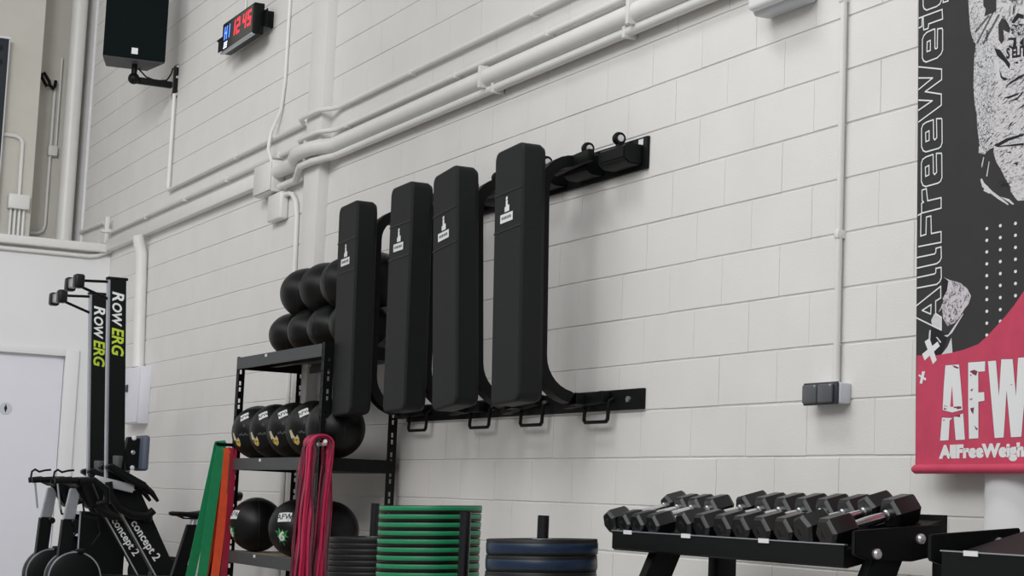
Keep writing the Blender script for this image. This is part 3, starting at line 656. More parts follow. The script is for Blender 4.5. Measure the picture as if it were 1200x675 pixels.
# ================================================================== DUMBBELL RACK
TH = math.radians(15.5)
def tray_z(y): return .705+math.tan(TH)*(y-3.75)
def make_rack(label, x0, x1, left_plate, apron):
    t = thing('dumbbell_rack', label, 'rack', ((x0+x1)/2, 3.93, FL), 'black dumbbell racks')
    z1 = .722-apron
    b = MB(); b.prism([(3.738, .722), (3.738, z1), (3.752, z1-.008), (4.17, .752), (4.17, .835), (4.155, .835), (4.15, tray_z(4.15)), (3.75, .705), (3.748, .722)], 'x', x0, x1); tr_ = b.build('tray', m_black, t)
    b = MB(); b.span((x0-.006, 3.7355, .7205), (x1+.006, 3.7495, .7245)); b.build('lip_edge', m_alu, tr_)
    for k, fx in enumerate((.082, .365, .70)):
        b = MB(); b.span((x0+(x1-x0)*fx-.03, 3.733, .711), (x0+(x1-x0)*fx+.035, 3.7352, .727)); b.build('weight_tag', m_white, tr_)
    prof = [(3.735, .770), (4.09, .802), (4.09, .70), (3.97, .675), (3.79, .675), (3.735, .690)]
    for xx, on in ((x1+.055, True), (x0-.055, left_plate)):
        if not on: continue
        b = MB(); b.prism(prof, 'x', xx-.012, xx+.012, .004); p = b.build('end_plate', m_black, t)
        for yy, zz in ((3.82, .697), (4.0, .752)):
            s = 1
            b = MB(); b.lathe([(0, .016*s), (.010, .016*s), (.017, .010*s), (.018, 0)], (xx+.012*s, yy, zz), 20, 'x'); b.build('bolt', m_zinc, p)
        b = MB(); b.span((xx-.06, 3.80, .70), (xx-.013, 4.05, .75)); b.build('mounting_arm', m_black, p)
    for xx in (x0+.20, x1+.02):
        b = MB(); b.prism([(3.835, .70), (3.955, .70), (3.60, FL), (3.48, FL)], 'x', xx-.03, xx+.03, .004); b.build('leg', m_black, t)
        b = MB(); b.span((xx+.115-.03, 4.02, FL), (xx+.115+.04, 4.11, .75), .004); b.build('leg', m_black, t)
        b = MB(); b.span((xx-.03, 3.40, FL), (xx+.16, 4.2, FL+.05), .004); b.build('foot', m_black, t)
    return t
make_rack('black dumbbell rack holding a tilted row of twelve hex dumbbells', -6.625, -5.06, False, .07)
make_rack('empty black rack cut off by the right edge of the view', -4.56, -2.9, True, .12)
def make_dumbbell(R0, roll, L_):
    t = thing('hex_dumbbell', '', 'dumbbell', (0, 0, 0), 'hex dumbbells on the rack')
    hz = R0*math.cos(math.radians(30-abs(roll)))+.001; hl = L_/2
    def ring(y, r): return [(r*math.cos(PI/3*k+math.radians(roll)), y, hz+r*math.sin(PI/3*k+math.radians(roll))) for k in range(6)]
    for s in (-1, 1):
        c = s*.1395; bb = MB(); rings = [(c-hl, .80*R0), (c-hl+.002, .84*R0), (c-hl+.012, .985*R0), (c-hl+.016, R0), (c+hl-.016, R0), (c+hl-.012, .985*R0), (c+hl-.002, .84*R0), (c+hl, .80*R0)]
        vs = [p for y, r in rings for p in ring(y, r)]; n = len(rings)
        fs = [(i*6+j, i*6+(j+1) % 6, (i+1)*6+(j+1) % 6, (i+1)*6+j) for i in range(n-1) for j in range(6)]+[tuple(range(6)), tuple((n-1)*6+j for j in range(6))]
        bb.add(vs, fs); h = bb.build('head', m_hex, t, split=20)
        e = c+s*hl
        q = MB(); q.lathe([(0, s*.001), (.26*R0, s*.001), (.30*R0, 0)], (0, e, hz), 20, 'y'); q.build('head_cap', m_hex, h)
    b = MB(); gl = .1395-hl+.004
    b.tube([(0, -gl, hz), (0, -gl+.012, hz), (0, -gl+.016, hz), (0, -gl*.4, hz), (0, 0, hz), (0, gl*.4, hz), (0, gl-.016, hz), (0, gl-.012, hz), (0, gl, hz)], [.019, .019, .0135, .0155, .0165, .0155, .0135, .019, .019], 18); b.build('handle', m_chrome, t)
    return t
m_hex = mat('hex_rubber', rgb(12, 13, 14), .36, spec=.6, noise=.1, nscale=40)
DBX = [-6.66, -6.555, -6.447, -6.325, -6.075, -5.948, -5.812, -5.682, -5.55, -5.417, -5.293, -5.165]
ROLL = [22, 0, 0, 0, 9, 0, 0, 0, 0, 0, 17, 0]
protos = {}
for i, x in enumerate(DBX):
    R0 = .0495 if i < 4 else (.056 if i < 10 else .058); key = (R0, ROLL[i])
    side = 'left' if i < 6 else 'right'; k = i if i < 6 else 11-i
    if i == 0: lb = 'leftmost hex dumbbell on the rack, rolled onto an edge'
    elif i == 11: lb = 'rightmost hex dumbbell on the rack, lying by the bolted end plate'
    elif i == 3: lb = 'fourth hex dumbbell from the left, just before the gap in the row'
    elif i == 4: lb = 'fifth hex dumbbell from the left, just after the gap in the row'
    elif i == 10: lb = 'tilted hex dumbbell second from the right end of the rack'
    else: lb = ORD[k]+' black hex dumbbell from the '+side+' end of the rack'
    loc = (x, 3.9325, tray_z(3.9325)+.001)
    if key in protos: o = dup(protos[key], loc, lb)
    else: o = make_dumbbell(R0, ROLL[i], .098 if i < 4 else .112); protos[key] = o; o.location = loc; o['label'] = lb
    o.rotation_euler = (TH, 0, random.uniform(-.03, .03))

# ================================================================== ROWING MACHINES STOOD ON END
def make_rower(label, X, dy, dz, sh):
    t = thing('rowing_machine', label, 'rowing machine', (X, 3.7+dy, FL), 'rowing machines stored on end')
    lean = lambda z: -(z-1.02)*.056
    def yz(y, z): return (y+dy, z+dz)
    zt, zb = 2.400+dz, .70
    b = MB(); b.prism([(3.462+lean(2.40)+dy, zt), (3.600+lean(2.40)+dy, zt), (3.618+dy, zb), (3.480+dy, zb)], 'x', X-.035, X+.028, .003); mr = b.build('monorail', m_alu, t)
    b = MB(); b.prism([(3.478+lean(2.40)+dy, zt-.002), (3.600+lean(2.40)+dy, zt-.002), (3.618+dy, zb+.05), (3.492+dy, zb+.05)], 'x', X+.0285, X+.035); b.build('side_panel', m_black, mr)
    b = MB(); z0 = zt-.085; o = Vector((X+.0358, 3.496+lean(z0)+dy, z0)); ex = Vector((0, .056, -1)).normalized(); ey = Vector((0, 1, .056)).normalized()
    w_ = put_text(b, 'R', .125, o, ex, ey, .25, .003); w_ = w_+.004
    w_ += put_text(b, 'OW', .100, o+ex*w_, ex, ey, .25, .003, sx=.92)+.002; b.build('lettering', m_white, mr)
    b = MB(); put_text(b, 'ERG', .125, o+ex*w_, ex, ey, .25, .003, sx=.92); b.build('lettering', m_lime, mr)
    b = MB(); yy = 3.5+lean(2.4)+dy; b.span((X-.036, yy-.045, zt), (X+.037, yy+.115, zt+.022), .006); b.build('end_cap', m_black, t)
    # rear foot at the top
    fy, fz = 3.135+dy, 2.352+dz
    b = MB(); b.cyl((X, 3.41+dy, 2.385+dz), (X, fy, 2.372+dz), .011, 10); b.cyl((X, 3.42+dy, 2.245+dz), (X, fy+.02, 2.338+dz), .011, 10); b.build('rear_leg', m_black, t)
    b = MB(); b.box((X, fy, fz), (.34, .05, .075), .012, 3); fb = b.build('rear_foot', m_alu, t)
    for s in (-1, 1):
        b = MB(); b.box((X+s*.14, fy, fz), (.10, .075, .105), .018, 3); b.build('rubber_cap', m_rub, fb)
    # seat
    b = MB(); b.box((X, 3.735+dy+sh, 1.09+dz), (.30, .055, .27), .024, 4); s = b.build('seat', m_seat, t)
    b = MB(); b.prism([(3.62+dy, 1.21+dz), (3.715+dy+sh, 1.20+dz), (3.715+dy+sh, .98+dz), (3.62+dy, .95+dz), (3.60+dy, 1.08+dz)], 'x', X-.05, X+.05, .006); b.build('carriage', m_black, s)
    for zz in (1.20, .975, 1.09):
        b = MB(); b.lathe([(0, .012), (.012, .012), (.018, .006), (.018, 0)], (X+.05, 3.66+dy, zz+dz), 14, 'x'); b.build('roller', m_white if zz != 1.09 else m_zinc, s)
    # foot stretcher
    for xx in (-.11, .11):
        b = MB(); b.prism([(3.435+dy, .965+dz), (3.475+dy, 1.0+dz), (3.76+dy, .86+dz), (3.735+dy, .815+dz), (3.60+dy, .87+dz)], 'x', X+xx-.06, X+xx+.06, .012); fp = b.build('foot_plate', m_black, t)
        b = MB(); b.lathe([(0, .05), (.034, .05), (.040, .04), (.030, -.05), (0, -.05)], (X+xx, 3.53+dy, 1.01+dz), 18, 'z'); b.build('heel_cup', m_gun, fp)
        b = MB(); b.tube([(X+xx, 3.47+dy, .86+dz), (X+xx, 3.49+dy, .76+dz), (X+xx, 3.56+dy, .67+dz), (X+xx, 3.66+dy, .62+dz), (X+xx, 3.78+dy, .615+dz), (X+xx, 3.83+dy, .66+dz)], .03, 12); b.build('foot_strap', m_black, fp)
        b = MB(); b.tube([(X+xx, 3.74+dy, .84+dz), (X+xx, 3.81+dy, .79+dz), (X+xx, 3.86+dy, .73+dz)], [.03, .022, .012], 12); b.build('toe_strap', m_black, fp)
    b = MB(); b.box((X+.10, 3.515+dy, .845+dz), (.03, .31, .065), .006, 2, Matrix.Rotation(-.19, 3, 'X')); b.build('stretcher_plate', m_steelp, t)
    b = MB(); b.ball((X+.04, 3.80+dy, .60+dz), (.05, .045, .045), 18, 12); b.build('handle_hook', m_black, t)
    # main frame box beam with lettering
    b = MB(); b.prism([(3.47+dy, .84), (3.74+dy, .80), (4.10+dy, .12), (3.925+dy, .12)], 'x', X-.06, X+.04, .006); bm_ = b.build('main_frame', m_black, t)
    b = MB(); b.tube([(X+.038, 3.474+dy, .83), (X+.038, 3.926+dy, .125)], .006, 8); b.tube([(X+.0, 3.835+dy, .61), (X+.0, 4.105+dy, .14)], .006, 8); b.build('edge_trim', m_alu, bm_)
    b = MB(); o = Vector((X+.0406, 3.70+dy, .575)); ex = Vector((0, .585, -.811)); ey = Vector((0, .811, .585)); put_text(b, 'concept 2', .088, o-ey*.028, ex, ey, 0, .0016, sx=1.0); b.build('lettering', m_white, bm_)
    b = MB(); b.lathe([(0, -.12), (.13, -.12), (.155, -.10), (.155, .01), (.13, .035), (0, .035)], (X, 4.03+dy, .157), 48, 'x'); fw = b.build('flywheel_cage', m_black, t)
    b = MB(); b.span((X-.25, 3.75+dy, FL), (X+.25, 3.82+dy, FL+.05), .008); b.span((X-.03, 3.75+dy, FL+.02), (X+.03, 4.05+dy, .08), .008); b.build('front_foot', m_alu, t)
make_rower('nearer upright rowing machine, taller in view, with lettered monorail', -14.0, 0, 0, 0)
make_rower('farther upright rowing machine, left of and behind the taller one', -14.93, .085, -.03, .02)
# ================================================================== EXERCISE BIKES
def make_bike(label, X, dy, dz, sdy, sdz):
    t = thing('exercise_bike', label, 'exercise bike', (X, 3.35+dy, FL), 'exercise bikes in front of the rowing machines')
    b = MB(); b.prism([(2.805+dy, .20), (2.885+dy, .20), (2.912+dy, .592+dz), (2.828+dy, .592+dz)], 'x', X-.04, X+.04, .006); b.build('front_post', m_black, t)
    b = MB(); b.prism([(2.832+dy, .58+dz), (2.906+dy, .58+dz), (2.935+dy, .80+dz), (2.868+dy, .80+dz)], 'x', X-.028, X+.028, .005); b.build('stem', m_alu, t)
    b = MB(); b.lathe([(0, .05), (.02, .05), (.024, .03), (.024, 0)], (X+.04, 2.90+dy, .57+dz), 14, 'x'); b.build('clamp_knob', m_black, t)
    b = MB()
    b.tube([(X-.20, 2.775+dy, .845+dz), (X-.20, 2.82+dy, .852+dz), (X-.20, 2.86+dy, .855+dz), (X-.12, 2.90+dy, .83+dz), (X+.12, 2.90+dy, .83+dz), (X+.20, 2.86+dy, .855+dz), (X+.20, 2.80+dy, .852+dz), (X+.20, 2.715+dy, .845+dz)], .020, 12)
    b.tube([(X-.20, 2.88+dy, .85+dz), (X-.20, 2.98+dy, .86+dz), (X-.20, 3.07+dy, .80+dz), (X-.19, 3.08+dy, .72+dz), (X-.16, 3.02+dy, .70+dz)], .022, 12)
    b.tube([(X+.20, 2.88+dy, .85+dz), (X+.20, 2.98+dy, .86+dz), (X+.20, 3.07+dy, .80+dz), (X+.19, 3.08+dy, .72+dz), (X+.16, 3.02+dy, .70+dz)], .022, 12)
    hb = b.build('handlebar', m_black, t)
    b = MB(); b.tube([(X+.2, 2.705+dy, .865+dz), (X+.2, 2.71+dy, .905+dz), (X+.2, 2.73+dy, .92+dz), (X+.2, 2.76+dy, .905+dz), (X+.2, 2.80+dy, .917+dz), (X+.2, 2.84+dy, .922+dz)], .007, 8); b.build('cable_hook', m_black, hb)
    b = MB(); b.cyl((X+.2, 2.735+dy, .835+dz), (X+.2, 2.765+dy, .655+dz), .007, 10); b.build('hanging_rod', m_alu, hb)
    b = MB(); b.box((X, 2.985+dy, .775+dz), (.20, .07, .22), .02, 3, Matrix.Rotation(.45, 3, 'X')); mo = b.build('monitor', m_black, t)
    b = MB(); b.box((X+.005, 3.023+dy, .79+dz), (.16, .006, .12), 0, 2, Matrix.Rotation(.45, 3, 'X')); b.build('screen', m_dgrey, mo)
    b = MB(); b.prism([(2.86+dy, .865+dz), (3.02+dy, .875+dz), (3.085+dy, .82+dz), (3.08+dy, .70+dz), (3.0+dy, .665+dz), (2.945+dy, .73+dz)], 'x', X-.05, X+.06, .012); b.build('monitor_arm', m_black, t)
    b = MB(); b.tube([(X+.03, 2.95+dy, .72+dz), (X+.04, 2.97+dy, .62+dz), (X+.04, 3.06+dy, .60+dz), (X+.03, 3.09+dy, .50+dz), (X+.02, 3.04+dy, .42)], .007, 8); b.build('cable', m_black, t)
    b = MB(); b.lathe([(0, -.09), (.13, -.09), (.168, -.075), (.18, -.05), (.18, .05), (.168, .075), (.13, .09), (0, .09)], (X, 2.925+dy, .195), 56, 'x'); fw = b.build('flywheel', m_black, t)
    for xx in (-.062, .062):
        b = MB(); b.lathe([(.171, -.004), (.180, -.004), (.182, 0), (.180, .004), (.171, .004)], (X+xx, 2.925+dy, .195), 56, 'x'); b.build('rim_ring', m_alu, fw)
    b = MB(); b.box((X+.04, 2.955+dy, .378), (.10, .05, .03), .01, 3); b.build('damper_lever', m_black, fw)
    b = MB(); b.span((X-.05, 2.95+dy, .12), (X+.05, 3.95+dy, .20), .01); b.build('frame', m_black, t)
    for yy in (2.80, 3.92):
        b = MB(); b.span((X-.24, yy-.03+dy, FL), (X+.24, yy+.03+dy, FL+.06), .012); b.span((X-.04, yy-.02+dy, FL+.05), (X+.04, yy+.02+dy, .13)); b.build('foot', m_black, t)
    ys = dy+sdy
    b = MB(); b.prism([(3.795+dy, .19), (3.885+dy, .19), (3.978+ys, .575+sdz), (3.898+ys, .575+sdz)], 'x', X-.035, X+.035, .005); b.build('seat_tube', m_black, t)
    b = MB(); b.cyl((X, 3.938+ys, .57+sdz), (X, 3.95+ys, .635+sdz), .024, 16); b.build('seat_post', m_alu, t)
    # saddle: long nose towards the handlebar, broad tail
    b = MB(); S = []
    for u, hw, zt, zb in ((0, .012, .002, -.012), (.02, .022, .006, -.018), (.08, .026, .006, -.02), (.14, .038, .006, -.022), (.19, .066, .010, -.03), (.235, .082, .016, -.034), (.262, .07, .016, -.03), (.272, .03, .01, -.015)):
        S.append([(X+hw*math.cos(a), 3.755+ys+u, .658+sdz+(zt if math.sin(a) > 0 else -zb)*math.sin(a)*1.4) for a in [2*PI*k/16 for k in range(16)]])
    vs = [p for r in S for p in r]; b.add(vs, [(i*16+k, i*16+(k+1) % 16, (i+1)*16+(k+1) % 16, (i+1)*16+k) for i in range(len(S)-1) for k in range(16)]+[tuple(range(16)), tuple((len(S)-1)*16+k for k in range(16))], True)
    sa = b.build('saddle', m_rub, t)
    b = MB(); b.tube([(X+.03, 3.81+ys, .64+sdz), (X+.03, 3.87+ys, .618+sdz), (X+.03, 3.95+ys, .618+sdz), (X+.04, 4.0+ys, .64+sdz)], .005, 8); b.tube([(X-.03, 3.81+ys, .64+sdz), (X-.03, 3.87+ys, .618+sdz), (X-.03, 3.95+ys, .618+sdz), (X-.04, 4.0+ys, .64+sdz)], .005, 8); b.build('saddle_rail', m_black, sa)
make_bike('farther exercise bike at the left, its low saddle clear against the wall', -13.2, 0, 0, 0, 0)
make_bike('nearer exercise bike at the left, its saddle hidden behind the green band', -12.72, .05, .0, .06, .145)
# small open cubby behind the rowing machines
cb = thing('cubby_shelf', 'low black open cubby with pale shelf edges behind the rowing machines', 'shelf', (-15.46, 3.9, FL))
b = MB(); b.span((-15.34, 3.62, FL), (-15.32, 4.0, .60)); b.span((-15.62, 3.62, FL), (-15.60, 4.0, .60)); b.span((-15.62, 3.62, .59), (-15.32, 4.0, .615)); b.span((-15.62, 3.98, FL), (-15.32, 4.0, .60)); b.build('carcass', m_black, cb)
for zz in (.02, .21, .41):
    b = MB(); b.span((-15.60, 3.63, zz), (-15.34, 3.98, zz+.02)); b.build('shelf_board', m_black, cb)
b = MB()
for z0, z1 in ((.59, .617), (.41, .43), (.21, .23), (.02, .04)): b.span((-15.62, 3.612, z0), (-15.32, 3.6195, z1))
b.span((-15.342, 3.612, FL), (-15.318, 3.6195, .617)); b.span((-15.622, 3.612, FL), (-15.60, 3.6195, .617)); b.build('edge_strip', m_alu, cb)
